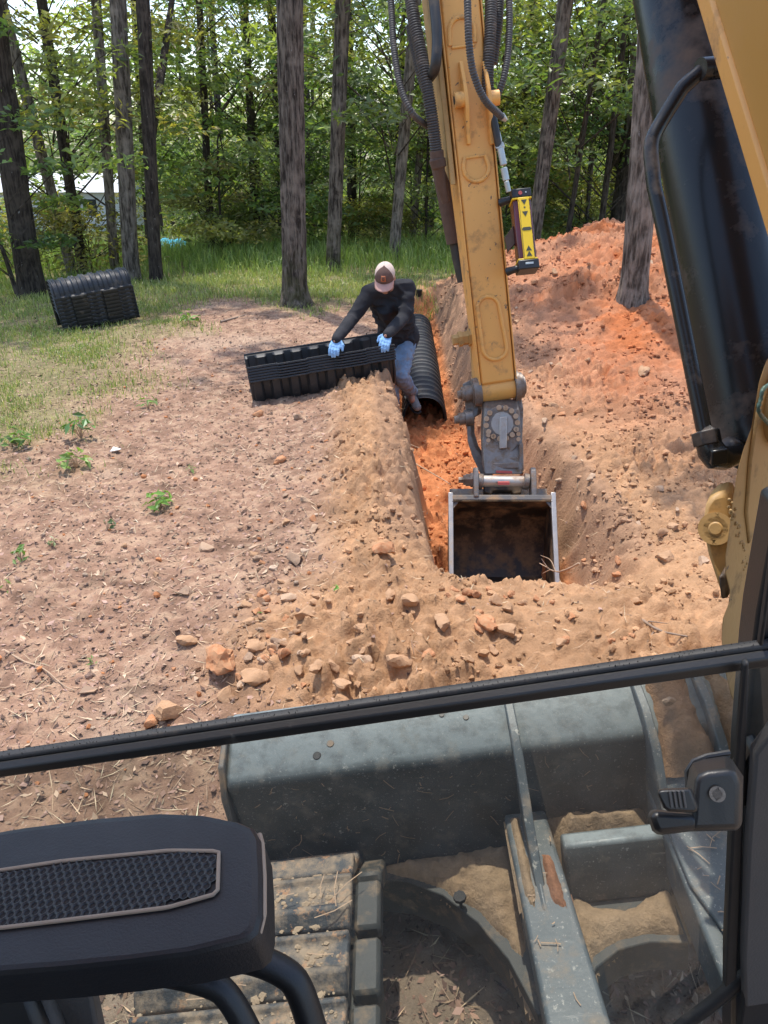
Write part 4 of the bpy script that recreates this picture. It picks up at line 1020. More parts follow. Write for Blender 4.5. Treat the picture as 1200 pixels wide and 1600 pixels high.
# thumb brackets
for (x0, x1, sgn) in ((708, 724, -1), (744, 757, 1)):
    pl = [(x0, 98, .03), (x0 + 6, 98, .035), (x0 + 15, 140, .09), (x0 + 20, 165, .10), (x0 + 18, 190, .06), (x0 + 18, 225, .02), (x0 + 11, 228, .0), (x0 + 8, 150, 0)]
    c = [sp_(a, q, 0) for a, q, w in pl]
    s0 = [(98, .0), (98, .035), (140, .085), (158, .10), (178, .085), (200, .05), (227, .035), (227, .0)]
    ctr = lambda q: x0 + 8 + (q - 98) * .1
    bk = MB().prism([sp_(ctr(q), q, 0) + sn * w for q, w in s0], sr * .022).build('thumb_bracket', M['yellow'], stick, bevel=.004)
    pc = sp_(ctr(158) + 0, 158, 0) + sn * .055
    MB().lathe(pc - sr * (.0 if sgn > 0 else .055), sr, [(0, .001), (0, .042), (.07, .042), (.07, .020), (.062, .020), (.062, .001)], 22).build('pin_sleeve', M['yellow'], bk, bevel=.003)
    if sgn < 0: MB().lathe(pc - sr * .058, sr, [(0, .001), (0, .022), (.01, .022), (.01, .001)], 18).build('pin_hole', M['rubber'], bk)
# yellow grease stub and linkage on the left of the stick
for (px, py, r, L) in ((722, 527, .045, .12),):
    q = V(px + 14, py, 5.06)
    MB().lathe(q, -sr, [(0, .06), (.02, .06), (.02, .045), (.06, .045), (.06, .052), (.085, .052), (.085, .036), (.125, .036), (.125, .001)], 6).build('link_pin', M['yellow_dull'], stick, bevel=.004)
# dark cylinder behind the stick
MB().tube([V(690, 255, 4.95), V(712, 380, 5.10)], [.07, .06], 18).build('bucket_cylinder', M['rust'], stick)
MB().tube([V(700, 290, 5.02), V(716, 400, 5.15), V(724, 440, 5.2)], [.055, .045, .04], 16).build('cylinder_rod', M['hose_dark'], stick)
for (a, c_, w) in (((728, 520), (752, 620), .03),):
    MB().prism([V(730, 470, 5.22), V(740, 470, 5.22), V(752, 600, 5.22), V(738, 600, 5.22)], Vector((.0, .03, 0))).build('side_link', M['yellow_dull'], stick, bevel=.004)
# ---- hoses
def hose(pts, r, mat='hose', rib=True, name='hose', **k):
    p3 = [V(*p) for p in pts]
    if rib: q, rr = ribbed(p3, r, **k)
    else: q = resample(spline(p3, 10), .03); rr = [r] * len(q)
    return MB().tube(q, rr, 10).build(name, M[mat], ex, ang=60)
hose([(607, -60, 4.5), (612, 20, 4.48), (616, 80, 4.46), (627, 140, 4.45), (645, 178, 4.46), (668, 197, 4.6)], .020)
hose([(636, -60, 4.4), (645, 20, 4.4), (657, 80, 4.42), (668, 140, 4.46), (676, 190, 4.52), (682, 238, 4.6)], .037)
hose([(640, 40, 4.5), (644, 60, 4.5), (655, 110, 4.5), (664, 140, 4.55)], .026)
hose([(672, -60, 4.3), (679, 10, 4.3), (683, 60, 4.31), (680, 105, 4.34), (672, 120, 4.5)], .030, 'hose_dark', False)
hose([(729, -60, 3.98), (731, 20, 3.98), (733, 70, 4.0), (740, 115, 4.05), (757, 155, 4.12), (784, 183, 4.25)], .020)
hose([(768, -60, 4.4), (767, 20, 4.4), (765, 70, 4.42), (762, 120, 4.46), (764, 160, 4.5)], .036)
hose([(780, -60, 4.5), (779, 20, 4.5), (775, 60, 4.52), (770, 100, 4.55)], .030)
hose([(793, -60, 4.45), (796, 20, 4.45), (794, 80, 4.45), (786, 125, 4.45), (772, 165, 4.5)], .020)
fit = MB().tube([V(682, 235, 4.6), V(683, 248, 4.62), V(683, 249, 4.62), V(686, 262, 4.64), V(686, 263, 4.64), V(690, 290, 4.7), V(697, 316, 4.75)], [.042, .042, .050, .046, .034, .036, .026], 14).build('hose_fitting', M['rust'], ex, bevel=.004)
MB().tube([V(784, 182, 4.25), V(790, 187, 4.28)], [.021, .012], 12).build('hose_fitting', M['greywhite'], ex)
lp = MB().tube([V(770, 180, 4.5), V(775, 205, 4.52), V(780, 235, 4.55)], [.022, .022, .020], 12).build('rigid_line', M['hose_dark'], ex)
for a, c_, r in (((776, 208), (779, 222), .022), ((780, 226), (782, 231), .027), ((782, 232), (787, 258), .020), ((787, 262), (791, 282), .020), ((791, 283), (795, 300), .015)):
    MB().tube([V(*a, 4.53), V(*c_, 4.55)], r, 12).build('line_fitting', M['greywhite'], lp, bevel=.003)
# ---- pins where stick meets coupler
def stud(c, axis, prof, name, mat, parent, n=20): return MB().lathe(c, axis, prof, n).build(name, M[mat], parent, bevel=.004)
PB = SL(-HWB, -.035, -.075); PBR = SL(HWB, -.035, -.075)
cp = MB()
coup = MB().prism([V(757, 638, 5.0), V(812, 640, 5.0), V(816, 690, 4.98), V(818, 742, 4.9), V(756, 742, 4.9), V(754, 690, 4.98)], Vector((0, .14, .03))).build('tilt_coupler', M['steel'], ex, bevel=.012)
stud(PB - sr * .0, -sr, [(0, .095), (.05, .095), (.05, .075), (.058, .075), (.058, .055), (.105, .055), (.105, .048), (.125, .048), (.125, .03), (.15, .026), (.15, .001)], 'pin', 'steel', coup, 24)
stud(PBR, sr, [(0, .10), (.035, .10), (.035, .085), (.06, .085), (.06, .062), (.075, .062), (.075, .001)], 'pin', 'steel', coup, 24)
q = V(738, 652, 5.12)
stud(q, -sr, [(0, .055), (.05, .055), (.05, .042), (.09, .042), (.09, .03), (.12, .026), (.12, .001)], 'pin', 'steel', coup, 18)
# coupler cheek behind, left
MB().prism([V(x, y, 5.12) for x, y in ((722, 600), (742, 590), (752, 620), (746, 650), (736, 655), (736, 680), (742, 700), (752, 715), (758, 640), (764, 640), (764, 760), (752, 745), (738, 715), (730, 690), (728, 650))], sr * .03 + Vector((0, .03, 0))).build('cheek_plate', M['steel'], coup, bevel=.006)
MB().prism([V(x, y, 5.2) for x, y in ((812, 600), (818, 640), (816, 700), (806, 700), (804, 610))], Vector((.0, .1, 0))).build('cheek_plate', M['steel'], coup, bevel=.006)
def cpt(px, py, off=0):
    n_ = (ray(785, 690) * -1).normalized(); return PPL(px, py, V(785, 690, 4.98) + n_ * off, n_)
MB().prism([cpt(x, y, .005) for x, y in arcpts(784, 660, 27, 26, 180, 360, 10) + [(811, 692), (805, 700), (797, 708), (788, 714), (778, 713), (770, 705), (765, 697), (760, 690)]], ray(785, 690) * -.025).build('ring_plate', M['steel'], coup, bevel=.004)
MB().prism([cpt(x, y, .02) for x, y in arcpts(785, 662, 18, 19, 0, 340, 16)], ray(785, 690) * -.012).build('hub_plate', M['bright_steel'], coup, bevel=.004)
for k in range(14):
    a = R(-100 + k * 360 / 14.6); c_ = cpt(784 + 24.5 * math.cos(a), 661 + 24.5 * math.sin(a), .03)
    MB().lathe(c_, ray(785, 660) * -1, [(0, .017), (.02, .017), (.02, .009 if k % 4 == 1 else .001), (.012, .001)], 12).build('bolt', M['bolt'], coup, bevel=.002)
for x, y in ((763, 680), (763, 688), (810, 678), (810, 686)):
    MB().lathe(cpt(x, y, .03), ray(785, 660) * -1, [(0, .014), (.018, .014), (.018, .001)], 10).build('bolt', M['bolt'], coup, bevel=.002)
MB().prism([cpt(x, y, .03) for x, y in ((781, 652), (792, 651), (792, 700), (780, 701))], ray(785, 690) * -.035).build('lock_bar', M['bright_steel'], coup, bevel=.004)
for yy in (716, 724):
    MB().prism([cpt(x, y, .0 + (yy - 716) * .004) for x, y in ((763, yy), (810, yy - 2), (811, yy + 7), (763, yy + 9))], ray(785, 690) * -.05).build('frame_bar', M['steel'], coup, bevel=.005)
for xx in (757, 811):
    MB().prism([cpt(x, y, .0) for x, y in ((xx, 694), (xx + 6, 692), (xx + 7, 735), (xx, 737))], ray(785, 690) * -.05).build('frame_rail', M['steel'], coup, bevel=.005)
# ---- bucket
BT = 4.80
bl, br = V(703, 783, BT), V(866, 783, BT - .04); bx = (br - bl).normalized(); BW = (br - bl).length
bdn = (V(699, 935, BT - .17) - bl); bdn = (bdn - bx * bdn.dot(bx)); BH = bdn.length; bdn.normalize(); bin_ = bx.cross(bdn).normalized()
if bin_.y < 0: bin_ = -bin_                  # into the bucket
def BL(u, d, w): return bl + bx * u + bdn * d + bin_ * w
BD = BH + .10
sidep = [(0, 0), (0, .11), (-.0, .22), (.10, .36), (.25, .44), (.40, .44), (.52, .36), (BD - .02, .05), (BD, 0)]
pts = [(-.008, .0), (-.008, .18), (.03, .31), (.12, .405), (.25, .445), (.40, .43), (.52, .33), (.585, .16), (BD, .0)]
sh = MB(); n_ = len(pts); inner = [(d + (.012 if d < .3 else -.004), w - .014) for d, w in pts]
A = []; Bv = []
poly = pts + inner[::-1]
bucket = MB().prism([BL(.012, d, w) for d, w in poly], bx * (BW - .024)).build('bucket', M['dark_steel'], ex, ang=30)
for u, du in ((-.006, .022), (BW - .016, .022)):
    wall = MB().prism([BL(u, d, w) for d, w in [(-.03, .0)] + [(d + .006, w + .008) for d, w in pts[1:-1]] + [(BD, .0)]], bx * du).build('side_plate', M['dark_steel'], bucket, bevel=.003)
    MB().prism([BL(u - .004, d, w) for d, w in ((-.055, .02), (-.055, -.012), (BD, -.014), (BD + .01, .026), (.0, .022))], bx * (du + .008)).build('side_cutter', M['bright_steel'], bucket, bevel=.004)
# top plate that carries the ears, worn front rim
MB().prism([BL(.0, d, w) for d, w in ((-.012, .0), (-.012, .20), (-.030, .20), (-.034, .0))], bx * BW).build('top_plate', M['bucket_out'], bucket, bevel=.003)
MB().prism([BL(.004, d, w) for d, w in ((-.038, -.012), (-.004, -.012), (-.004, .018), (-.038, .018))], bx * (BW - .008)).build('top_rim', M['bucket_out'], bucket, bevel=.004)
MB().prism([BL(.004, d, w) for d, w in ((-.008, .22), (-.008, .24), (-.16, .26), (-.16, .24))], bx * (BW - .008)).build('back_plate', M['bucket_out'], bucket, bevel=.003)
for u in (.012, BW - .055):
    MB().prism([BL(u, .0, .0), BL(u + .045, .0, .0), BL(u + (.0 if u < .3 else .045), .06, .0)], bin_ * .012).build('gusset', M['bucket_out'], bucket, bevel=.002)
MB().prism([BL(.01, BD - .02, w) for w in (0,)] and [BL(.01, BD - .015, -.03), BL(.01, BD - .015, .07), BL(.01, BD + .012, .07), BL(.01, BD + .004, -.03)], bx * (BW - .02)).build('cutting_edge', M['bright_steel'], bucket, bevel=.003)
pinc = V(780, 752, BT + .08)
for px in (739, 828):
    c_ = V(px, 752, BT + .07)
    out = [(-.075, -.045), (-.05, -.075), (.0, -.085), (.045, -.07), (.07, -.03), (.07, .05), (.055, .13), (-.02, .14), (-.06, .12), (-.075, .02)]
    ea = MB().prism([c_ + bin_ * a + bdn * d for a, d in out], bx * .032).build('ear', M['steel'], bucket, bevel=.005)
L_ = V(744, 752, BT + .07); R_ = V(830, 754, BT + .09)
MB().tube([L_, R_], .040, 24).build('cross_pin', M['bright_steel'], bucket)
stud(V(740, 750, BT + .07), -bx, [(0, .05), (.02, .05), (.02, .042), (.05, .042), (.05, .035), (.065, .035), (.065, .02), (.095, .02), (.095, .001)], 'pin_nut', 'steel', bucket, 6)
for px, s_ in ((746, 1), (818, 1)): MB().tube([V(px, 752, BT + .07), V(px + 8, 753, BT + .07)], .052, 22).build('pin_collar', M['steel'], bucket, bevel=.003)
MB().prism([V(x, y, BT + .055) for x, y in ((756, 756), (815, 757), (815, 770), (802, 772), (800, 766), (770, 766), (768, 772), (756, 769))], bin_ * .08).build('latch_block', M['dark_steel'], coup, bevel=.006)
MB().prism([V(x, y, BT + .05) for x, y in ((777, 751), (795, 751), (795, 755), (777, 755))], bin_ * -.004 + Vector((0, -.03, 0))).build('red_mark', M['red'], coup)
MB().prism([V(x, y, BT + .10) for x, y in ((775, 735), (800, 736), (800, 739), (775, 738))], Vector((0, -.01, 0))).build('red_mark', M['red'], coup)
# ---- boom
bo = [(0.60, 1.10, 1.40), (.60, 1.30, 1.90)]
E0 = V(1100, 0, 1.36); E1 = V(1201, 332, 1.22)
bdir = (E0 - E1).normalized()
bn = Vector((1, .0, .16)).normalized(); bn = (bn - bdir * bn.dot(bdir)).normalized()       # across the boom, to the far side
bup = bdir.cross(bn).normalized()
if bup.y > 0: bup = -bup                    # towards the back and top of the boom
def BO(s, w, u=0): return E1 + bdir * s + bup * w + bn * u
outl = [(-.55, .02), (-.2, 0), (2.0, 0), (3.1, .25), (3.9, .95), (4.0, 1.2), (3.8, 1.25), (2.9, .75), (1.9, .48), (0, .40), (-.55, .22)]
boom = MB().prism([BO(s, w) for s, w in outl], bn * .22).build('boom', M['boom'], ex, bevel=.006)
MB().prism([BO(s, w, -.007) for s, w in ((-.5, -.014), (2.0, -.014), (2.0, .034), (-.5, .034))], bn * .020).build('edge_flange', M['yellow'], boom, bevel=.006)
# ---- boom cylinder with its steel line
C0 = V(1170, 610, 1.56); C1 = V(1062, 0, 1.72); cd = (C1 - C0).normalized()
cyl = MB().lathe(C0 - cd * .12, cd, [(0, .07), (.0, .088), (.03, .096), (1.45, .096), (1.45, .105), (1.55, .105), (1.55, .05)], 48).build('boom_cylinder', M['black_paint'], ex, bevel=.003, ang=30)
MB().tube([C0 + cd * 1.4, C0 + cd * 2.3], .045, 24).build('piston_rod', M['bright_steel'], cyl)
ln = [(1150, 106, 1.42), (1118, 108, 1.44), (1094, 112, 1.45), (1066, 138, 1.46), (1036, 186, 1.47), (1019, 218, 1.47), (1017, 240, 1.47), (1022, 290, 1.47), (1040, 372, 1.46), (1070, 522, 1.44), (1100, 672, 1.43)]
pts3 = [V(*p) for p in ln]
MB().tube(resample(pts3[:4], .02)[:-1] + resample(spline(pts3[3:7], 5), .012)[:-1] + pts3[6:], .0142, 14).build('steel_line', M['black_paint'], cyl, ang=60)
MB().tube([V(1094, 108, 1.44), V(1150, 103, 1.46)], .020, 14).build('line_sleeve', M['black_paint'], cyl)
ld = (pts3[-1] - pts3[-2]).normalized()
MB().lathe(V(1102, 674, 1.43), ld, [(0, .018), (0, .026), (.026, .026), (.026, .018)], 6).build('nut', M['black_paint'], cyl, bevel=.002)
MB().tube([V(1106, 692, 1.43), V(1111, 704, 1.43), V(1118, 713, 1.43), V(1130, 716, 1.44), V(1146, 712, 1.46), V(1166, 704, 1.52)], [.022, .025, .026, .023, .020, .022], 14).build('elbow', M['black_paint'], cyl, bevel=.002)
MB().ball(V(1146, 704, 1.50), .030).build('port', M['black_paint'], cyl)
MB().box(V(1122, 712, 1.41), (.030, .02, .030), MR).build('hex', M['black_paint'], cyl, bevel=.003)
# ---- swing post at the foot of the boom
swo = [(1206, 548), (1194, 566), (1184, 596), (1178, 630), (1172, 668), (1160, 700), (1150, 735), (1143, 780), (1137, 830), (1131, 870), (1131, 900), (1138, 925), (1136, 945), (1127, 968), (1125, 1000), (1128, 1040), (1140, 1090), (1158, 1130), (1175, 1170), (1300, 1240), (1420, 1000), (1390, 600), (1300, 520)]
SWP = V(1150, 860, 1.30); SWN = (EX_ * .72 + EY_ * -.70).normalized() * -1
SWN = -SWN
def sw(px, py, off=0): return PPL(px, py, SWP + SWN * off, SWN)
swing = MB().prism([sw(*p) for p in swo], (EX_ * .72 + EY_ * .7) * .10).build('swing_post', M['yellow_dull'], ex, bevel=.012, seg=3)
MB().prism([sw(x, y, -.001) for x, y in ((1178, 640), (1192, 600), (1230, 600), (1230, 760), (1204, 770), (1186, 790), (1165, 850), (1160, 800), (1166, 720))], SWN * .008).build('cast_pad', M['yellow_dull'], swing, bevel=.006)
pc = sw(1216, 632, .006)
MB().lathe(pc, SWN, [(0, .066), (.014, .066), (.014, .052), (.006, .050), (.006, .036), (.020, .034), (.020, .001)], 32).build('boom_pin', M['yellow_dull'], swing, bevel=.003)
gt = [sw(1217 + 31 * math.cos(R(a)) * (1 + .06 * math.sin(a)), 632 + 36 * math.sin(R(a)), .022) for a in range(95, 250, 7)]
MB().tube(gt, [.0022 + .0016 * abs(math.sin(k * 1.7)) for k in range(len(gt))], 8).build('grease_ring', M['grease'], swing, ang=80)
lug = [(1140, 772), (1128, 771), (1112, 776), (1102, 790), (1098, 815), (1100, 840), (1106, 870), (1116, 900), (1126, 930), (1145, 920)]
lg = MB().prism([V(x, y, 1.40) for x, y in lug], EX_ * .03 + EY_ * .05).build('hinge_lug', M['yellow_dull'], swing, bevel=.008)
MB().lathe(V(1118, 826, 1.40), ray(1118, 826) * -1, [(0, .030), (.008, .030), (.008, .021), (.003, .019), (.010, .010), (.010, .001)], 26).build('hinge_pin', M['yellow_dull'], swing, bevel=.003)
MB().prism([V(x, y, 1.36) for x, y in ((1122, 900), (1134, 898), (1138, 935), (1126, 938))], EX_ * .03 + EY_ * .04).build('bolt', M['dark_steel'], swing, bevel=.004)
wl = MB(); rr = random.Random(3)
for k in range(46):
    u = k / 46; px = 1142 + 38 * u + rr.uniform(-5, 5); py = 780 + 180 * u + rr.uniform(-6, 6)
    if px > 1172: continue
    wl.ball(sw(px, py, .001), rr.uniform(.0018, .0042), None, 7)
wl.build('weld_spatter', M['yellow_dull'], swing)['kind'] = 'stuff'
for u in range(1):
    MB().ball(sw(1196, 870, .002), .007).build('bolt', M['dark_steel'], swing)

# ---- blade
BY = 1.43; x0b, x1b = -.31, 1.50
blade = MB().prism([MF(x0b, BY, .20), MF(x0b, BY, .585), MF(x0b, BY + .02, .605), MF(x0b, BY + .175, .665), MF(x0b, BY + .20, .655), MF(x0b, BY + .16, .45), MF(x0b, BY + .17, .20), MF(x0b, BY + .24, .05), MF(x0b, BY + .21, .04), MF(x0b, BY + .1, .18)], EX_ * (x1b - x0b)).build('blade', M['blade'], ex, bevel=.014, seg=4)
for xx in (x0b - .014, x1b):
    e = MB().prism([MF(xx, BY - .03, .30), MF(xx, BY - .015, .56), MF(xx, BY + .03, .63), MF(xx, BY + .17, .664), MF(xx, BY + .20, .65), MF(xx, BY + .27, .02), MF(xx, BY + .12, .02)], EX_ * .016).build('end_plate', M['bucket_out'], blade, bevel=.004)
for (px, py, r) in ((495, 1180, .011), (516, 1161, .010), (690, 1116, .007), (728, 1120, .008)):
    c_ = PPL(px, py, MF(0, BY + .022, .6075), (MR @ Vector((0, -.37, .93))).normalized())
    MB().lathe(c_ - EZ_ * .002, MR @ Vector((0, -.37, .93)), [(0, r), (.0024, r * .9), (.0024, .001)], 14).build('oil_spot' if r > .0105 else 'rust_spot', M['rubber'] if r > .0105 else M['bucket_out'], blade)
# thin gussets running over the fold and down to the arms
def plate_x(px_top, px_bot, x, th, name, prof, mat='arm_paint'):
    return MB().prism([MF(x, y, z) for y, z in prof], EX_ * th).build(name, M[mat], blade, bevel=.003)
plate_x(0, 0, .415, .022, 'gusset', [(BY + .165, .672), (BY + .03, .640), (BY - .035, .60), (BY - .13, .47), (BY - .24, .40), (BY - .10, .36), (BY + .01, .40), (BY + .02, .60), (BY + .18, .66)])
plate_x(0, 0, .735, .022, 'gusset', [(BY + .165, .674), (BY + .03, .650), (BY - .05, .60), (BY - .12, .47), (BY - .10, .34), (BY + .01, .40), (BY + .02, .60), (BY + .18, .66)])
plate_x(0, 0, .885, .022, 'gusset', [(BY + .165, .674), (BY + .03, .650), (BY - .06, .60), (BY - .12, .50), (BY - .10, .40), (BY + .01, .40), (BY + .02, .60), (BY + .18, .66)])
# push arms
def arm(xa, xb, w, prof0, prof1, name='push_arm'):
    A = [MF(xa, y, z) for y, z in prof0]; Bq = [MF(xb, y, z) for y, z in prof1]
    return None
def beam(P, Q, w0, w1, h0, h1, name, mat='arm_paint', parent=None):
    """box beam from P to Q in machine coordinates, top face at the given points"""
    A = [MF(P[0] - w0, P[1], P[2]), MF(P[0] + w0, P[1], P[2]), MF(P[0] + w0, P[1], P[2] - h0), MF(P[0] - w0, P[1], P[2] - h0)]
    Bq = [MF(Q[0] - w1, Q[1], Q[2]), MF(Q[0] + w1, Q[1], Q[2]), MF(Q[0] + w1, Q[1], Q[2] - h1), MF(Q[0] - w1, Q[1], Q[2] - h1)]
    m = MB().loft(A, Bq); return m.build(name, M[mat], ex if parent is None else parent, bevel=.010, seg=3)
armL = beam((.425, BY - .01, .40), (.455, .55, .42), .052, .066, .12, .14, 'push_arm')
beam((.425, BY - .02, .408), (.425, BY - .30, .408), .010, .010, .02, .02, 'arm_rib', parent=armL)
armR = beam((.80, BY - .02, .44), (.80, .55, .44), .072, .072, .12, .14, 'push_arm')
MB().prism([MF(.735, BY - .13, .443), MF(.935, BY - .10, .443), MF(.98, .62, .443), MF(.86, .62, .443), MF(.735, BY - .30, .443)], EZ_ * .012).build('cover_plate', M['arm_paint'], armR, bevel=.004)
MB().prism([MF(.735, BY - .145, .46), MF(.90, BY - .12, .46), MF(.90, BY - .02, .55), MF(.735, BY - .03, .55)], EY_ * .012).build('bent_plate', M['arm_paint'], armR, bevel=.004)
# web between the arms with its curved rear edges
def web(outline, z, th, name):
    return MB().prism([MF(x, y, z) for x, y in outline], EZ_ * -th).build(name, M['web'], ex, bevel=.003)
left_edge = [(.015, BY - .035), (.10, BY - .055), (.19, BY - .105), (.27, BY - .19), (.33, BY - .29), (.375, BY - .42)]
web([(-.02, BY + .0), (.40, BY + .0), (.385, BY - .42)] + left_edge[::-1], .245, .13, 'blade_web')
right_edge = [(.485, BY - .40), (.52, BY - .345), (.58, BY - .31), (.65, BY - .30), (.73, BY - .31)]
web([(.475, BY + .0), (.735, BY + .0), (.735, BY - .31)] + right_edge[::-1], .27, .10, 'blade_web')
cross = MB().prism([MF(.495, y, z) for y, z in ((BY - .165, .40), (BY - .15, .425), (BY - .11, .425), (BY - .10, .27), (BY - .19, .27))], EX_ * .24).build('cross_plate', M['blade'], ex, bevel=.008)
# small black bolt with a stain under it on the web
sb = MB().lathe(MF(.235, BY - .145, .243), EZ_, [(0, .004), (.035, .004), (.035, .016), (.045, .016), (.045, .001)], 8).build('grease_nipple', M['rubber'], ex)
# ---- left track
TX0, TX1 = -.46, -.005; NPAD = 17; pit = .145
def track_pt(s):
    """the belt runs along the top, round the idler in front and back below; s in pads"""
    r = .205; yf = 1.20; L = s * pit; zc = .225
    if L < 1.75: return (yf - 1.75 + L, zc + r, 0)
    L -= 1.75
    if L < math.pi * r: a = L / r; return (yf + r * math.sin(a), zc + r * math.cos(a), a)
    L -= math.pi * r; return (yf - L, zc - r, math.pi)
tm = None; track = MB()
track.prism([MF(TX1 - .005, y, z) for y, z in ((-.6, .12), (1.12, .12), (1.22, .20), (1.16, .36), (1.0, .39), (-.6, .39))], EX_ * .035)
trk = track.build('track_frame', M['web'], ex, bevel=.006)
pad = MB().prism([Vector((TX0, y, z)) for y, z in ((-.066, -.012), (-.066, .006), (-.052, .018), (-.035, .034), (-.022, .034), (-.012, .012), (.045, .010), (.058, .022), (.068, .018), (.068, -.012))], Vector((TX1 - TX0, 0, 0)))
pm = pad.mesh('track_pad', M['mud_steel'])
for k in range(2, 19):
    y, z, a = track_pt(k); o = bpy.data.objects.new('track_pad', pm)
    Mw = Matrix.Translation(MF(0, y, z)) @ (MR @ Matrix.Rotation(-a, 3, 'X')).to_4x4()
    o.parent = trk; o.matrix_local = Matrix.Translation(-origin_of(trk)) @ Mw
    m = o.modifiers.new('e', 'BEVEL'); m.width = .005; m.segments = 2; COL.objects.link(o)
for k in range(4, 14):
    y, z, a = track_pt(k)
    if y < .6: continue
    lk = MB().box(Vector((TX1 + .035, 0, -.03)), (.06, pit * .86, .05)).mesh('chain_link', M['web']); o = bpy.data.objects.new('chain_link', lk)
    o.parent = trk; o.matrix_local = Matrix.Translation(-origin_of(trk)) @ Matrix.Translation(MF(0, y, z)) @ (MR @ Matrix.Rotation(-a, 3, 'X')).to_4x4(); o.modifiers.new('e', 'BEVEL').width = .008; COL.objects.link(o)
    for q in (-.035, .035):
        bo_ = MB().lathe(Vector((TX1 + .035, q, -.008)), (0, 0, 1), [(0, .018), (.012, .018), (.012, .009), (.016, .001)], 8).mesh('track_bolt', M['steel']); ob = bpy.data.objects.new('track_bolt', bo_)
        ob.parent = trk; ob.matrix_local = o.matrix_local.copy(); COL.objects.link(ob)
# mud caked on the pads
mud = MB(); rr = random.Random(8)
for k in range(1100):
    s = rr.uniform(7.5, 13.5); y, z, a = track_pt(s); x = rr.choice([rr.uniform(TX0, TX1 - .02), rr.uniform(-.22, TX1 - .02)]); r = rr.uniform(.002, .007) * rr.choice([.6, 1, 1.6])
    mud.add([MF(x + v[0] * r * rr.uniform(.6, 1.5), y + v[1] * r * rr.uniform(.6, 1.3), z + .012 + v[2] * r * .5 * rr.uniform(.6, 1.2)) for v in ICO_V], [tuple(int(q) for q in f_) for f_ in ICO_F])
mo = mud.build('caked_mud', M['mud'], None, smooth=False); tag(mo, 'dried tan mud caked on the pads of the left track', None, None, 'stuff')
# ---- sand lying on the blade parts
def sand(name, label, outline, base, height, seed, slope=(0, 0), step=.007, edge=.06, mat='soil', cols=((.42, .30, .19), (.36, .25, .155))):
    P = np.array(outline); x0, y0 = P.min(0) - .03; x1, y1 = P.max(0) + .03
    gx = np.arange(x0, x1, step); gy = np.arange(y0, y1, step); X_, Y_ = np.meshgrid(gx, gy); sh_ = X_.shape; X_ = X_.ravel(); Y_ = Y_.ravel()
    ins = np.zeros(len(X_), bool); dist = np.full(len(X_), 9.0); n = len(P)
    for i in range(n):
        ax, ay = P[i]; bx_, by_ = P[(i + 1) % n]
        c = ((ay > Y_) != (by_ > Y_)) & (X_ < (bx_ - ax) * (Y_ - ay) / (by_ - ay + 1e-12) + ax); ins ^= c
        t = np.clip(((X_ - ax) * (bx_ - ax) + (Y_ - ay) * (by_ - ay)) / ((bx_ - ax) ** 2 + (by_ - ay) ** 2), 0, 1)
        dist = np.minimum(dist, np.hypot(X_ - ax - t * (bx_ - ax), Y_ - ay - t * (by_ - ay)))
    sd = np.where(ins, dist, -dist) + .012 * fbm(X_ * 22, Y_ * 22, seed, 4)
    cx, cy = P.mean(0)
    f, cid = worley(X_ / .03, Y_ / .03, seed + 7); cl = np.sqrt(np.clip(1 - (f / (.2 + .4 * cid)) ** 2, 0, 1)) * (cid > .4) * .012 * vnoise(X_ * 9, Y_ * 9, seed + 9)
    Zm = base + np.where(sd > 0, height * np.sqrt(np.clip(sd / edge, 0, 1)), sd * 1.2) + (slope[0] * (X_ - cx) + slope[1] * (Y_ - cy)) + .012 * fbm(X_ * 14, Y_ * 14, seed + 3) * (sd > -.004) + cl * (sd > .004)
    ok = sd > -.022
    w = np.outer(X_, EX_) + np.outer(Y_, EY_) + np.outer(Zm, EZ_)
    i = np.arange(len(X_)).reshape(sh_); q = np.stack([i[:-1, :-1].ravel(), i[:-1, 1:].ravel(), i[1:, 1:].ravel(), i[1:, :-1].ravel()], 1); q = q[ok[q].all(1)]
    mix = vnoise(X_ * 12, Y_ * 12, seed + 5)[:, None]; col = np.array(cols[0]) * mix + np.array(cols[1]) * (1 - mix); col = col * (1 + .5 * fbm(X_ * 40, Y_ * 40, seed + 6, 3)[:, None])
    used = np.unique(q); rm = np.full(len(X_), -1); rm[used] = np.arange(len(used))
    put(bpy.data.objects.new(name, np_mesh(name, w[used], rm[q], M[mat], col[used])), None, label, None, None, 'stuff')
sand('sand_heap', 'tan sand lying in the corner between the blade and the left push arm', [(.03, BY - .008), (.20, BY - .005), (.375, BY - .003), (.378, BY - .395), (.338, BY - .262), (.275, BY - .160), (.19, BY - .083), (.11, BY - .040)], .247, .045, 700, (.05, .14), edge=.10)
sand('sand_heap', 'tan sand piled against the blade between the two push arms', [(.47, BY - .005), (.73, BY - .005), (.73, BY - .115), (.60, BY - .10), (.49, BY - .12)], .29, .13, 710, (-.05, .5), edge=.07)
sand('sand_heap', 'tan sand on the web behind the cross plate', [(.485, BY - .12), (.55, BY - .205), (.62, BY - .22), (.70, BY - .19), (.73, BY - .18), (.73, BY - .290), (.65, BY - .280), (.58, BY - .288), (.52, BY - .320), (.487, BY - .370)], .272, .03, 720)
sand('sand_heap', 'loose reddish soil lying on the blade between the gussets', [(.765, BY + .18), (.765, BY - .06), (.88, BY - .05), (.88, BY + .18)], .60, .045, 730, (0, .38), edge=.04, cols=((.42, .25, .145), (.34, .21, .125)))
sand('sand_heap', 'loose tan soil on the blade right of the gussets', [(.915, BY + .20), (.915, BY - .06), (1.10, BY - .07), (1.22, BY + .0), (1.05, BY + .05), (.97, BY + .12)], .60, .035, 740, (0, .38), edge=.05, cols=((.42, .28, .17), (.36, .24, .14)))
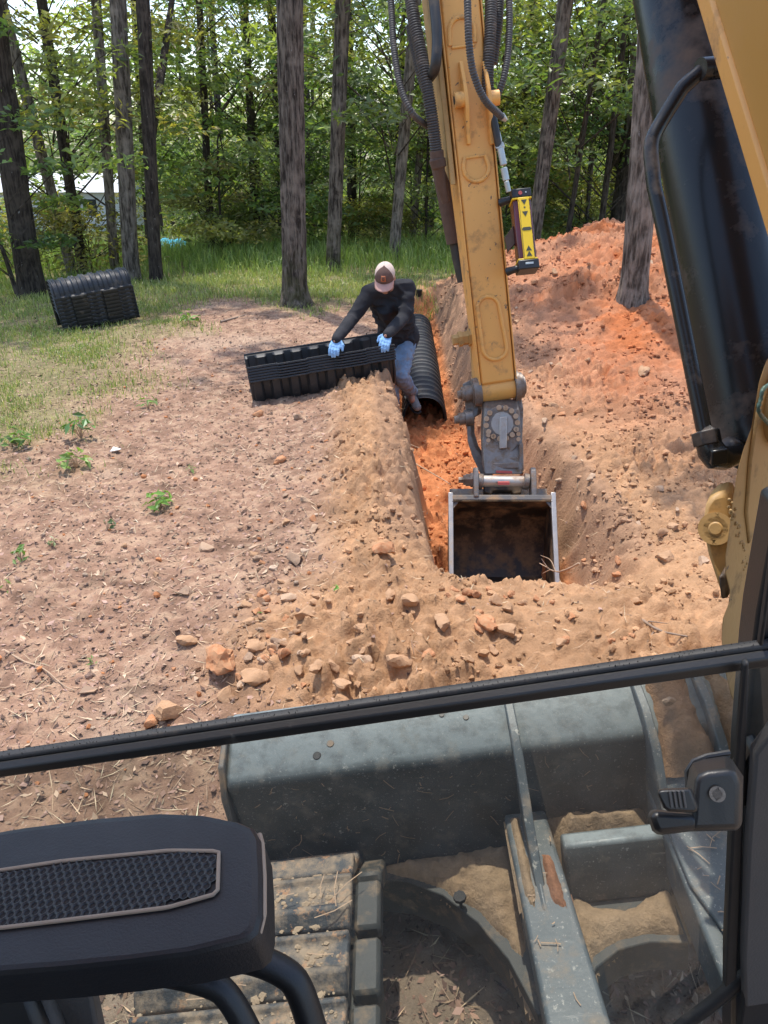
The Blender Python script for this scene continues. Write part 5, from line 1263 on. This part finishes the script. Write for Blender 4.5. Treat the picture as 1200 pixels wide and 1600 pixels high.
sand('sand_heap', 'dry soil lying on top of the left push arm', [(.385, BY - .03), (.41, BY - .03), (.412, BY - .30), (.39, BY - .28)], .40, .022, 750, edge=.02)
sand('sand_heap', 'red soil lying on the left push arm beside its rib', [(.44, BY - .14), (.468, BY - .15), (.475, BY - .30), (.445, BY - .28)], .40, .022, 760, edge=.02, cols=((.40, .19, .10), (.34, .17, .10)))

# straw and root bits stuck on the machine
sb_ = MB(); rr = random.Random(15)
def bit(p, u, v, L, w):
    a = rr.uniform(0, 6.28); d = u * math.cos(a) + v * math.sin(a); e = (u * -math.sin(a) + v * math.cos(a)) * w; n = u.cross(v).normalized(); n = n if n.dot(CAM - p) > 0 else -n
    c = e.normalized() * L * rr.uniform(-.25, .25); p = p + n * .003
    sb_.add([p - d * L - e, p - d * L + e, p + c - e, p + c + e, p + d * L - e, p + d * L + e], [(0, 1, 3, 2), (2, 3, 5, 4)])
for k in range(150):
    q = rr.random()
    if q < .5: bit(MF(rr.uniform(-.28, .72), BY - .002, rr.uniform(.24, .57)), EX_, EZ_, rr.choice([.004, .006, .010, .02]), rr.uniform(.0006, .0014))
    elif q < .58: bit(MF(rr.uniform(.39, .48), rr.uniform(.75, BY - .05), .412), EX_, EY_, rr.choice([.004, .008, .014]), rr.uniform(.0006, .0014))
    elif q < .85: bit(MF(rr.uniform(.76, .92), rr.uniform(.75, BY - .16), .458), EX_, EY_, rr.choice([.006, .012, .03]), rr.uniform(.0006, .0014))
    else: bit(MF(rr.uniform(TX0 + .1, TX1), rr.uniform(.7, 1.25), .47), EX_, EY_, rr.choice([.015, .03, .045]), rr.uniform(.0008, .0014))
tag(sb_.build('straw_bits', M['root'], None, smooth=False), 'bits of straw and root stuck to the blade, arms and track', None, None, 'stuff')

# ---- cab
YW = .80                                                           # plane of the front window
def cab_plane(px, py, off=0): return PY(px, py, YW + off)
def strip(pts, th, name, mat, parent, off=0, bevel=.003, **k):
    return MB().prism([cab_plane(*p, off) for p in pts], (0, th, 0)).build(name, M[mat], parent, bevel=bevel, **k)
cab = MB().prism([MF(-.78, -1.1, 2.42), MF(.46, -1.1, 2.42), MF(.46, .78, 2.42), MF(-.78, .78, 2.42)], EZ_ * .10).build('cab', M['yellow'], ex, bevel=.03)
MB().box(MF(-.16, -1.12, 1.5), (1.24, .06, 1.9), MR).build('rear_wall', M['panel'], cab, bevel=.01)
MB().box(MF(-.16, -.25, .56), (1.24, 1.75, .06), MR).build('cab_floor', M['rubber'], cab, bevel=.01)
MB().box(MF(-.78, -.30, 1.0), (.05, 1.5, .85), MR).build('side_panel', M['panel'], cab, bevel=.01)
for y in (-1.05, .84): MB().box(MF(-.83, y, 1.5), (.07, .08, 1.85), MR).build('left_post', M['plastic'], cab, bevel=.01)
bar0, bar1 = cab_plane(-120, 1212), cab_plane(1260, 1011)
bd = (bar1 - bar0).normalized(); bar0 = bar0 - bd * .30
def barpt(s, dz, dy): return bar0 + bd * s + Vector((0, dy, dz))
BLn = (bar1 - bar0).length
rail = MB().prism([barpt(0, z, y) for z, y in ((-.014, -.012), (.002, -.014), (.008, -.006), (.008, .012), (-.014, .012))], bd * BLn).build('window_rail', M['plastic'], ex, bevel=.003)
MB().prism([barpt(0, z, y) for z, y in ((.008, -.004), (.014, -.002), (.016, .004), (.014, .012), (.008, .012))], bd * BLn).build('window_seal', M['rubber'], rail, bevel=.002)
MB().prism([barpt(0, z, y) for z, y in ((-.014, -.004), (-.019, -.002), (-.019, .010), (-.014, .010))], bd * BLn).build('lower_seal', M['rubber'], rail, bevel=.002)
fz = MB(); rr = random.Random(4)
for k in range(900):
    s = rr.random() * BLn; h = rr.uniform(.001, .0035); z = .0145 if k % 3 else -.019; q = barpt(s, z, rr.uniform(-.001, .008)); w = bd * .0008; t = Vector((rr.uniform(-.001, .001), rr.uniform(-.001, .001), h if z > 0 else -h)); fz.add([q - w, q + w, q + t], [(0, 1, 2)])
fz.build('seal_fuzz', M['rubber'], rail)['kind'] = 'stuff'
MB().add([barpt(0, -.016, .004), barpt(BLn, -.016, .004), cab_plane(1190, 1540, .004), cab_plane(1150, 1558, .004), cab_plane(1110, 1590, .004), cab_plane(1040, 1640, .004), cab_plane(-320, 2000, .004)], [tuple(range(7))]).build('lower_glass', M['glass'], ex, smooth=False)
# right post with its seals
post = strip([(1215, 790), (1204, 850), (1184, 960), (1177, 1015), (1162, 1180), (1155, 1330), (1146, 1500), (1143, 1660), (1420, 1700), (1420, 700)], .05, 'right_post', 'plastic', ex, off=.014, bevel=.006)
strip([(1163, 1040), (1172, 1035), (1166, 1200), (1158, 1400), (1152, 1530), (1134, 1545), (1140, 1400), (1150, 1200)], .012, 'glass_seal', 'rubber', post, off=-.034, bevel=.003)
strip([(1181, 1180), (1240, 1100), (1260, 1560), (1165, 1575), (1163, 1500), (1170, 1330)], .02, 'inner_panel', 'panel', post, off=-.052, bevel=.004)
strip([(1209, 850), (1216, 850), (1193, 1010), (1187, 1010)], .010, 'post_trim', 'rubber', post, off=-.03, bevel=.002)
MB().tube(resample(spline([cab_plane(1010, 1665, -.02), cab_plane(1060, 1608, -.02), cab_plane(1110, 1570, -.02), cab_plane(1160, 1528, -.02), cab_plane(1215, 1490, -.02)], 8), .01), .011, 12).build('floor_trim', M['rubber'], post)
strip([(1165, 1548), (1215, 1500), (1260, 1640), (1150, 1660), (1158, 1600)], .015, 'corner_cover', 'rubber', post, off=-.05, bevel=.003)
# window latch
LT = .735
def lt(px, py, t=LT): return V(px, py, t)
lb = MB().loft([lt(x, y, .86) for x, y in ((1076, 1200), (1082, 1190), (1100, 1184), (1138, 1178), (1144, 1186), (1162, 1212), (1160, 1292), (1150, 1298), (1060, 1300), (1064, 1270))],
               [lt(x, y, .80) for x, y in ((1086, 1222), (1092, 1212), (1106, 1206), (1144, 1202), (1152, 1210), (1158, 1226), (1156, 1292), (1148, 1296), (1078, 1298), (1082, 1280))]).build('window_latch', M['plastic'], ex, bevel=.008, seg=3)
MB().tube([lt(1077, 1262, .862), lt(1074, 1205, .862), lt(1084, 1190, .862), lt(1104, 1182, .862), lt(1140, 1176, .862)], .0035, 8).build('latch_rim', M['plastic'], lb)
MB().loft([lt(x, y, .84) for x, y in ((1014, 1263), (1086, 1270), (1092, 1298), (1026, 1306), (1018, 1298), (1011, 1276))], [lt(x, y, .80) for x, y in ((1020, 1268), (1090, 1274), (1094, 1296), (1030, 1303), (1024, 1296), (1017, 1278))]).build('latch_base', M['plastic'], lb, bevel=.006)
MB().loft([lt(x, y, .80) for x, y in ((1026, 1238), (1030, 1232), (1080, 1230), (1092, 1262), (1088, 1270), (1044, 1268), (1036, 1262))], [lt(x, y, .775) for x, y in ((1028, 1240), (1032, 1235), (1078, 1233), (1090, 1263), (1086, 1269), (1046, 1267), (1038, 1262))]).build('latch_lever', M['plastic'], lb, bevel=.004)
for k in range(4): MB().tube([lt(1046 + k * 7, 1236, .774), lt(1050 + k * 7, 1262, .774)], .0014, 6).build('lever_groove', M['panel'], lb)
MB().lathe(lt(1121, 1241, .797), ray(1121, 1241) * -1, [(0, .008), (.003, .008), (.003, .005), (-.001, .004), (-.001, .001)], 16).build('screw', M['panel'], lb)
strip([(1154, 1216), (1176, 1176), (1192, 1168), (1200, 1180), (1200, 1250), (1176, 1240), (1172, 1262), (1150, 1262)], .03, 'latch_catch', 'plastic', lb, off=-.03, bevel=.004)

# armrest with its honeycomb grip
AP = V(200, 1400, .56); AN = (EZ_ + Vector((0, -.10, 0))).normalized()
def ar(px, py, off=0): return PPL(px, py, AP + AN * off, AN)
oa = [(-90, 1314), (0, 1298), (40, 1291), (150, 1276), (250, 1268), (320, 1271), (375, 1282), (398, 1292), (408, 1310), (411, 1370), (411, 1430), (404, 1458), (390, 1470), (300, 1492), (200, 1505), (100, 1516), (0, 1524), (-90, 1530)]
def shrink(poly, k, cx=250, cy=1398): return [(cx + (x - cx) * k if x > 100 else x, cy + (y - cy) * k) for x, y in poly]
armr = MB(); lays = [(1.0, -.036), (1.005, -.018), (1.0, -.008), (.985, -.002), (.955, .0015), (.90, .0025)]
rows = []
for k, dz in lays: rows.append([ar(*p, 0) + AN * dz for p in shrink(oa, k)])
n_ = len(oa)
for A, Bq in zip(rows, rows[1:]): armr.add(A + Bq, [(i, (i + 1) % n_, (i + 1) % n_ + n_, i + n_) for i in range(n_)])
armr.add(rows[-1], [tuple(range(n_))]); armr.add([q - AN * .0 for q in rows[0]], [tuple(range(n_ - 1, -1, -1))])
armo = armr.build('armrest', M['pad'], ex, ang=70)
MB().tube([p for p in resample([ar(*p, -.006) for p in ((405, 1304), (409, 1318), (412, 1370), (412, 1430), (405, 1458), (391, 1470))], .004)], .0022, 8).build('edge_trim', M['tan_line'], armo)
inset = [(-90, 1364), (0, 1360), (100, 1345), (265, 1329), (342, 1330), (340, 1396), (262, 1418), (100, 1438), (0, 1450), (-90, 1458)]
ring = [ar(*p, .004) for p in inset]
MB().tube(resample(ring, .006), .0015, 8, True).build('tan_border', M['tan_line'], armo)
MB().prism([ar(*p, .0022) for p in inset], AN * .0012).build('grip_base', M['rubber'], armo)
hxm = MB(); c0 = ar(0, 1400, .0034); ux = (ar(340, 1362, .0034) - c0).normalized(); uy = AN.cross(ux).normalized(); hr = .0031
from mathutils.geometry import intersect_point_quad_2d
def inside(p):
    d = (p - CAM); z = d.dot(Vector((0, CP, -SP))); px = 600 + FPX * d.x / z; py = 800 - FPX * d.dot(Vector((0, SP, CP))) / z; c = False; n = len(inset)
    for i in range(n):
        (ax, ay), (bx_, by_) = inset[i], inset[(i + 1) % n]
        if (ay > py) != (by_ > py) and px < (bx_ - ax) * (py - ay) / (by_ - ay) + ax: c = not c
    return c
for i in range(-16, 34):
    for j in range(-9, 10):
        p = c0 + ux * (i + .5 * (j % 2)) * hr * 2.0 + uy * j * hr * 1.75
        if not all(inside(p + ux * a * hr * 1.0 + uy * b_ * hr * 1.0) for a in (-.55, .55) for b_ in (-.55, .55)): continue
        h6 = [p + (ux * math.sin(k * math.pi / 3) + uy * math.cos(k * math.pi / 3)) * hr * 1.15 + AN * .0014 for k in range(6)]; h7 = [p + (q - p) * .80 for q in h6]; h8 = [p + (q - p) * .60 - AN * .0012 for q in h6]
        hxm.add(h6 + h7 + h8, [(k, (k + 1) % 6, (k + 1) % 6 + 6, k + 6) for k in range(6)] + [(6 + k, 6 + (k + 1) % 6, 12 + (k + 1) % 6, 12 + k) for k in range(6)] + [tuple(range(12, 18))])
hxm.build('honeycomb_grip', M['grip'], armo, ang=50)['kind'] = 'stuff'
MB().prism([ar(x, y, -.03) for x, y in ((-60, 1380), (120, 1375), (120, 1440), (-60, 1445))], Vector((0, -.06, -.86))).build('armrest_bracket', M['panel'], armo, bevel=.004)
# bent tubes under the armrest
def btube(pts, r, name='lever_tube'):
    return MB().tube(resample(spline([V(*p) for p in pts], 8), .006), r, 16).build(name, M['black_paint'] if name == 'lever_post' else M['plastic'], ex, ang=60)
btube([(90, 1500, .62), (180, 1512, .62), (270, 1522, .62), (335, 1540, .62), (358, 1560, .62), (382, 1600, .62), (420, 1680, .62)], .0105)
btube([(240, 1470, .66), (330, 1488, .66), (400, 1500, .66), (448, 1522, .66), (468, 1548, .66), (486, 1600, .66), (510, 1680, .66)], .0125)
strip_ = MB().loft([V(x, y, .64) for x, y in ((-60, 1520), (62, 1520), (118, 1640), (-60, 1640))], [V(x, y, .60) for x, y in ((-60, 1520), (40, 1520), (84, 1640), (-60, 1640))]).build('console', M['plastic'], ex, bevel=.01)
MB().tube([V(48, 1515, .62), V(70, 1560, .62), V(98, 1640, .62)], .008, 12).build('console_edge', M['panel'], strip_)

# ================================================================== LASER RECEIVER ON THE STICK
LR = 4.62; lx = Vector((.985, .02, .17)); 
q0, q1 = V(806, 304, LR), V(818, 420, LR); ld_ = (q1 - q0).normalized(); lxx = (V(828, 299, LR) - V(796, 305, LR)); lxx = (lxx - ld_ * lxx.dot(ld_)).normalized(); lnn = lxx.cross(ld_).normalized()
if lnn.y > 0: lnn = -lnn
LC = V(812, 300, LR); K = LR / FPX                                  # metres per picture element at its distance
LLen = (V(818, 422, LR) - V(812, 300, LR)).length
def lr(u, s, w): return LC + lxx * u + ld_ * s + lnn * w
lrx = empty('laser_receiver', lr(0, LLen / 2, 0), 'yellow and black laser receiver with red side windows and triangle marks, clamped beside the stick', 'laser receiver')
def lbox(u0, u1, s0, s1, w0, w1, name, mat, parent=None, bevel=.004):
    return MB().prism([lr(u0, s0, w0), lr(u1, s0, w0), lr(u1, s1, w0), lr(u0, s1, w0)], lnn * (w1 - w0)).build(name, M[mat], parent or lrx, bevel=bevel)
a_, c_ = .058, LLen
body_ = lbox(-a_ * .95, a_ * .95, .055, c_ - .055, -.07, .036, 'housing', 'maroon', bevel=.012)
lbox(-a_ * .62 + .010, a_ * .72, .05, c_ - .05, .036, .048, 'face_panel', 'lime', bevel=.004)
lbox(-a_ * 1.02, a_, .048, .058, -.072, .044, 'collar', 'lime', bevel=.003); lbox(-a_ * 1.02, a_, c_ - .058, c_ - .048, -.072, .044, 'collar', 'lime', bevel=.003)
capT = lbox(-a_ * 1.0, a_ * 1.02, -.005, .048, -.075, .046, 'top_cap', 'plastic', bevel=.006); capB = lbox(-a_ * 1.05, a_ * 1.08, c_ - .048, c_ + .008, -.078, .050, 'bottom_cap', 'plastic', bevel=.006)
MB().lathe(lr(-.008, .024, .047), lnn, [(0, .012), (.003, .012), (.003, .001)], 16).build('red_button', M['red'], capT); lbox(.022, .030, .018, .026, .046, .048, 'indicator', 'greywhite', capT, 0)
lbox(-.02, .028, c_ - .030, c_ - .018, .050, .052, 'label_strip', 'greywhite', capB, .001)
def tri(s, dirn, sz=.017): return MB().prism([lr(.009 - sz, s - dirn * sz * .8, .0482), lr(.009 + sz, s - dirn * sz * .8, .0482), lr(.009, s + dirn * sz, .0482)], lnn * .0015).build('triangle_light', M['ink'], body_)
tri(.080, 1); tri(.150, 1); tri(c_ * .76, -1); tri(c_ - .080, -1)
lbox(-.012, .032, c_ * .49, c_ * .49 + .020, .0482, .0497, 'centre_light', 'ink', body_, 0); lbox(.004, .014, .108, .116, .0482, .0497, 'small_light', 'ink', body_, 0)
for sx, u in ((-1, -.018), (1, .036)):
    MB().prism([lr(u - sx * .006, c_ * .49 + .003, .0482), lr(u - sx * .006, c_ * .49 + .017, .0482), lr(u + sx * .004, c_ * .49 + .010, .0482)], lnn * .0015).build('side_arrow', M['ink'], body_)
for u in (-.021, .040):
    zz = [lr(u + (.002 if k % 2 else -.002) * (1 if k % 5 == 0 else .2), .062 + (c_ - .124) * k / 24, .049) for k in range(25)]
    MB().tube(zz, .0011, 5).build('printed_line', M['ink'], body_)
for s in (.030, c_ - .020):
    MB().tube([lr(-a_ * .9, s, -.02), lr(-a_ * 1.5, s + .004, -.03), lr(-a_ * 2.0, s + .005, -.05)], [.020, .022, .026], 14).build('clamp_arm', M['plastic'], lrx, bevel=.003)
MB().prism([lr(-a_ * .95, .19, -.05), lr(-a_ * .95, .30, -.05), lr(-a_ * 1.75, .34, -.06), lr(-a_ * 1.9, .25, -.06)], lnn * .03).build('mount_strap', M['rust'], lrx, bevel=.003)

# ================================================================== ROCKS, ROOTS, PLANTS
def rock_mesh(seed, flat=.7, sub=3, rough=.32):
    bm = bmesh.new(); bmesh.ops.create_icosphere(bm, subdivisions=sub, radius=1); rg = random.Random(seed); o = Vector((rg.uniform(0, 50), rg.uniform(0, 50), rg.uniform(0, 50)))
    cuts = [(Vector((rg.gauss(0, 1), rg.gauss(0, 1), rg.gauss(0, 1))).normalized(), rg.uniform(.38, .75)) for _ in range(9)]
    for v in bm.verts:
        c = v.co.copy()
        for n, d in cuts:
            e = c.dot(n) - d
            if e > 0: c -= n * e * .95
        c *= 1 + rough * (mnoise.noise(c * 1.3 + o)) + .14 * mnoise.noise(c * 3.5 + o) + .06 * mnoise.noise(c * 9 + o)
        v.co = Vector((c.x, c.y * .85, c.z * flat))
    me = bpy.data.meshes.new('rock'); bm.to_mesh(me); bm.free(); me.polygons.foreach_set('use_smooth', [True] * len(me.polygons)); me.set_sharp_from_angle(angle=R(24)); return me
RM = {}
for mk_ in ('rock_tan', 'rock_red', 'rock_grey', 'rock_pale'):
    RM[mk_] = []
    for k in range(4):
        me = rock_mesh(900 + k); me.name = 'rock'; me.materials.append(M[mk_]); RM[mk_].append(me)
RBIG = rock_mesh(955, .8, 4, .5); RBIG.materials.append(M['rock_red'])
rr = random.Random(21)
def rock(px, py, wpx, mat, label, group=None, me=None, sink=.25, name='rock'):
    p = GP(px, py); t = (p - CAM).dot(Vector((0, CP, -SP))); r = wpx * t / FPX / 2
    z = float(Hfull(p.x, p.y)[0])
    o = bpy.data.objects.new(name, me or rr.choice(RM[mat])); o.location = (p.x, p.y, z + r * (.62 - sink)); o.rotation_euler = (rr.uniform(-.3, .3), rr.uniform(-.3, .3), rr.uniform(0, 6.28)); s = r * 1.08
    o.scale = (s, s * rr.uniform(.85, 1.1), s * rr.uniform(.85, 1.1)); put(o, None, label, 'rock', group); return o
big = rock(344, 1050, 66, 'rock_red', 'big jagged orange clay rock, largest of all, at the left edge of the near spoil', me=RBIG); big.rotation_euler = (.1, -.25, .4)
rock(290, 1014, 36, 'rock_tan', 'rounded tan rock lying left of the big jagged orange rock')
rock(266, 1122, 46, 'rock_tan', 'large tan rock just above the window rail, below the big orange rock')
rock(234, 1134, 30, 'rock_red', 'orange lump touching the left side of the large tan rock at the window rail')
rock(287, 932, 26, 'rock_grey', 'dark grey-brown rock alone on the bare ground')
rock(322, 858, 26, 'rock_pale', 'pale pinkish stone alone on the bare ground above the dark rock')
rock(398, 1022, 32, 'rock_tan', 'tan rock right beside the big jagged orange rock')
rock(428, 1018, 22, 'rock_tan', 'small round stone touching the tan rock beside the big orange one')
rock(442, 1040, 30, 'rock_red', 'long orange clod below the small round stone')
rock(450, 942, 28, 'rock_pale', 'pale pinkish rock at the upper end of the row of stones')
rock(476, 975, 34, 'rock_tan', 'tan block at the edge of the sandy slope below the pale pinkish rock')
rock(398, 1080, 46, 'rock_tan', 'long tan block half sunk at the foot of the near spoil')
rock(358, 1096, 34, 'rock_tan', 'flat tan rock left of the long half sunk block')
rock(462, 882, 34, 'rock_grey', 'round brown clod near the berm, largest on its left flank')
rock(565, 1048, 30, 'rock_pale', 'pale wedge-shaped stone in the middle of the near spoil')
rock(622, 1050, 40, 'rock_tan', 'squarish tan block on the near spoil right of the pale wedge')
rock(498, 1072, 30, 'rock_tan', 'tan brick-shaped clod on the near spoil left of the pale wedge')
rock(538, 1090, 34, 'rock_tan', 'rounded clod on the near spoil just above the window rail')
rock(600, 880, 36, 'rock_red', 'large crumbly clod on the crest of the berm')
rock(645, 960, 34, 'rock_tan', 'tan clod on the near spoil left of the bucket')
rock(690, 985, 40, 'rock_tan', 'broad tan clod on the near spoil in front of the left bucket edge')
rock(755, 985, 44, 'rock_red', 'reddish slab of clay on the heap in front of the bucket')
rock(728, 935, 30, 'rock_red', 'bright orange clay lump right at the mouth of the bucket')
rock(790, 1000, 36, 'rock_tan', 'tan slab on the heap in front of the bucket, lower than the red slab')
rock(880, 1010, 26, 'rock_red', 'small red lump on the near spoil right of the bucket')
rock(1028, 768, 20, 'rock_pale', 'whitish stone on the slope left of the steel line fitting')
rock(1002, 586, 26, 'rock_tan', 'flat tan stone beside the bright red patch of the pile')
rock(1030, 845, 26, 'rock_tan', 'tan rock on the bank left of the hinge lug')
rock(1052, 830, 26, 'rock_tan', 'brown-tan block touching the tan rock on the bank left of the hinge lug')
rock(1096, 885, 24, 'rock_pale', 'pale flat stone on the bank beside the swing post')
rock(1036, 880, 30, 'rock_tan', 'broad low tan clod on the bank below the two rocks')
rock(405, 652, 20, 'rock_red', 'red clay clod on the litter below the left end of the held stack')
rock(466, 655, 18, 'rock_grey', 'brown clod below the middle of the held stack')
rock(437, 722, 22, 'rock_red', 'orange-red clod at the top of the line of clods along the berm')
rock(1050, 1130, 24, 'rock_pale', 'pale stone in the soil on the blade') if False else None
q = MF(.80, BY + .03, .665); o = bpy.data.objects.new('rock', RM['rock_pale'][1]); o.location = q; o.scale = (.022, .018, .018); put(o, None, 'pale stone lying in the soil on the blade between the gussets', 'rock')
n_left = 0
for px, py, w_ in ((708, 930, 18), (742, 938, 22), (762, 930, 14), (775, 945, 24), (798, 938, 16), (815, 948, 20), (838, 940, 14), (722, 955, 20), (700, 948, 14), (748, 960, 18), (790, 965, 22), (862, 948, 12)):
    rock(px, py, w_, rr.choice(['rock_red', 'rock_red', 'rock_tan']), 'red clay clod in the heap right at the mouth of the bucket', 'clods at the mouth of the bucket', sink=.3)
for k in range(64):
    u = rr.random(); px = 470 - 60 * u + rr.gauss(0, 30) + 40 * (u < .3); py = 700 + 330 * u + rr.uniform(-15, 15)
    if k > 44: px = rr.uniform(370, 480); py = rr.uniform(930, 1100)
    rock(px, py, rr.choice([9, 11, 13, 16, 20]) * (.8 + .4 * u), rr.choice(['rock_tan', 'rock_tan', 'rock_red', 'rock_pale', 'rock_grey']), 'small clod among the many strewn along the left foot of the berm', 'clods along the left foot of the berm')
for k in range(46):
    px = rr.uniform(470, 1000); py = rr.uniform(935, 1090)
    if py > 1075 - (px - 470) * .1: continue
    rock(px, py, rr.choice([10, 12, 15, 19, 24]), rr.choice(['rock_tan', 'rock_tan', 'rock_tan', 'rock_red']), 'small tan clod among the many on the near sandy spoil', 'clods on the near spoil', sink=.4)
CL = [(rr.uniform(800, 1110), rr.uniform(400, 930)) for _ in range(11)]
for k in range(80):
    cx_, cy_ = rr.choice(CL); px = cx_ + rr.gauss(0, 34); py = cy_ + rr.gauss(0, 26)
    if not (800 < px < 1125 and 385 < py < 945): continue
    if px - 800 < (py - 600) * .35: continue
    rock(px, py, rr.choice([8, 9, 11, 14, 17]), rr.choice(['rock_tan', 'rock_red', 'rock_tan', 'rock_pale']), 'small clod among the many on the long spoil pile', 'clods on the long spoil pile', sink=.35)
for k in range(26):
    px = rr.uniform(40, 420); py = rr.uniform(780, 1130)
    if py > 1160 - px * .14: continue
    rock(px, py, rr.choice([6, 7, 9, 11]), rr.choice(['rock_tan', 'rock_red', 'rock_pale', 'rock_grey']), 'tiny stone lying on the bare trampled ground', 'tiny stones on the bare ground')
# scar of bare wood on the tree in the pile
# roots and twigs
def strand(pts, r, mat, name, label, cat, branches=()):
    m = MB(); q = resample(spline(pts, 8), .015); n = len(q)
    m.tube(q, [r * (1 - .6 * i / n) * (1 + .2 * math.sin(i * 1.3)) for i in range(n)], 6)
    for b in branches: qq = resample(spline(b, 6), .012); m.tube(qq, [r * .5 * (1 - .6 * i / len(qq)) for i in range(len(qq))], 5)
    o = m.build(name, M[mat], None, ang=80); tag(o, label, cat); return o
strand([V(628, 712, 6.0), V(655, 728, 5.75), V(690, 748, 5.3), V(704, 757, 5.0)], .006, 'root', 'root', 'long pale root stretched across the trench floor to the bucket', 'root')
strand([V(618, 672, 6.55), V(632, 690, 6.3), V(640, 694, 6.25), V(655, 700, 6.2)], .007, 'root', 'root', 'short pale root sticking out of the trench wall below the shoe', 'root', [[V(626, 690, 6.3), V(626, 715, 6.2)]])
strand([V(905, 880, 4.1), V(885, 890, 4.2), V(868, 893, 4.35), V(850, 884, 4.5), V(843, 880, 4.55)], .006, 'root', 'root', 'forked pale root poking out of the bank over the right bucket edge', 'root', [[V(868, 893, 4.35), V(860, 875, 4.4), V(845, 868, 4.5)], [V(860, 890, 4.4), V(848, 896, 4.45)], [V(855, 886, 4.45), V(846, 873, 4.5)]])
def gz(px, py, dz=.012): 
    p = GP(px, py); p.z = float(Hfull(p.x, p.y)[0]) + dz; return p
strand([gz(10, 1022), gz(40, 1040), gz(70, 1055), gz(100, 1076), gz(118, 1084)], .005, 'root', 'twig', 'long thin straw-coloured stick on the bare ground near the window rail', 'stick', [[gz(90, 1070), gz(108, 1066)]])
strand([gz(345, 505), gz(365, 499), gz(385, 492)], .015, 'twig', 'twig', 'dark dry stick lying at the foot of the big oak', 'stick')
strand([gz(1000, 980), gz(1030, 1000), gz(1070, 1015)], .007, 'twig', 'root', 'dark root strands on the bank just above the window rail', 'root', [[gz(1010, 985), gz(1040, 990)], [gz(1020, 994), gz(1010, 1010)]])
strand([gz(360, 880), gz(395, 862), gz(430, 850)], .004, 'root', 'twig', 'thin pale stem lying across the ground beside the berm', 'stick')
p = gz(181, 709, .01); pc_ = MB().add([p + Vector((-.03, -.02, .004)), p + Vector((.028, -.015, .014)), p + Vector((.036, .022, .008)), p + Vector((-.02, .028, .022)), p + Vector((.004, .004, .024))], [(0, 1, 4), (1, 2, 4), (2, 3, 4), (3, 0, 4)]).build('paper_scrap', M['paper'], None, smooth=False)
tag(pc_, 'small white scrap of paper on the litter at the edge of the grass', 'litter'); pc_.modifiers.new('t', 'SOLIDIFY').thickness = .002
p = gz(140, 1090, .01); sl = MB().add([p + Vector((-.035, -.01, 0)), p + Vector((.03, -.015, .012)), p + Vector((.035, .015, .004)), p + Vector((-.02, .022, .014))], [(0, 1, 2, 3)]).build('bark_chip', M['bark_dark'], None, smooth=False); sl.modifiers.new('t', 'SOLIDIFY').thickness = .006; sl.data.materials[0] = M['rock_grey']
tag(sl, 'grey chip of bark on the bare ground near the long thin stick', 'bark chip')
def weed(px, py, wpx, nl, label, seed, tone=(.14, .25, .05), upright=.5):
    rg = np.random.default_rng(seed); p = gz(px, py, 0); t = (p - CAM).dot(Vector((0, CP, -SP))); r = wpx * t / FPX / 2
    w = empty('weed', p, label, 'weed'); st = MB(); lf = []
    for k in range(nl):
        a = rg.random() * 6.28; q = r * math.sqrt(rg.random()); h = r * (upright + 1.1 * rg.random()) * (1.1 - .5 * q / r); tip = Vector((q * math.cos(a), q * math.sin(a), h * .9)); st.tube([p, p + Vector((tip.x * .3, tip.y * .3, h * .6)), p + tip], [.0022, .0018, .001], 4)
        lf.append((tip, Vector((math.cos(a) * .5, math.sin(a) * .5, .8)) + Vector(rg.normal(0, .3, 3)), r * (.30 + .25 * rg.random())))
    st.build('stem', M['root'], w)
    dn = np.array([l[0][:] for l in lf]); nn = np.array([l[1][:] for l in lf]); sz = np.array([l[2] for l in lf]); cc = np.array(tone) * (1 + rg.normal(0, .22, (nl, 1)))
    for k in range(nl):
        co, f, c4 = leaves_np(dn[k:k + 1], nn[k:k + 1], sz[k:k + 1], np.clip(cc[k:k + 1], .02, .5)); put(bpy.data.objects.new('leaf', np_mesh('leaf', co, f, M['grass'], c4, False)), w)
weed(250, 795, 46, 22, 'bright green leafy weed alone on the bare ground', 1, (.17, .32, .05))
weed(128, 690, 46, 24, 'blue-green broad-leaved weed at the edge of the grass', 2, (.12, .24, .08), 1.0)
weed(120, 735, 50, 26, 'yellow-green weed clump below the blue-green one', 3, (.20, .30, .07))
weed(168, 830, 26, 9, 'small dull green seedling with a dark shadow on the bare ground', 4, (.08, .14, .05), .9)
weed(34, 880, 34, 12, 'sparse green weed at the left edge of the bare ground', 5, (.15, .25, .06))
weed(12, 925, 26, 8, 'small yellow-green weed below the sparse one at the left edge', 6, (.20, .26, .07))
weed(298, 508, 34, 16, 'light green weed on the litter left of the big oak', 7, (.18, .30, .07))
weed(300, 740, 22, 8, 'small grass-green sprout between the weed and the white scrap', 8, (.18, .25, .08))
weed(142, 1040, 22, 7, 'tiny green sprout beside the long thin stick', 9, (.20, .28, .09))
weed(522, 925, 24, 6, 'torn green leaves lying on the sandy slope', 10, (.16, .34, .07), .1)
weed(402, 972, 18, 4, 'small green leaf by the row of stones', 11, (.12, .28, .07), .1)
weed(232, 640, 30, 14, 'short green weed tuft right of the grass edge', 12, (.17, .27, .07))
weed(26, 700, 44, 22, 'leafy green weed clump at the left edge of the grass', 13, (.15, .25, .06))
weed(82, 855, 22, 7, 'faint green seedling between the sparse weed and the dull seedling', 14, (.14, .2, .07))
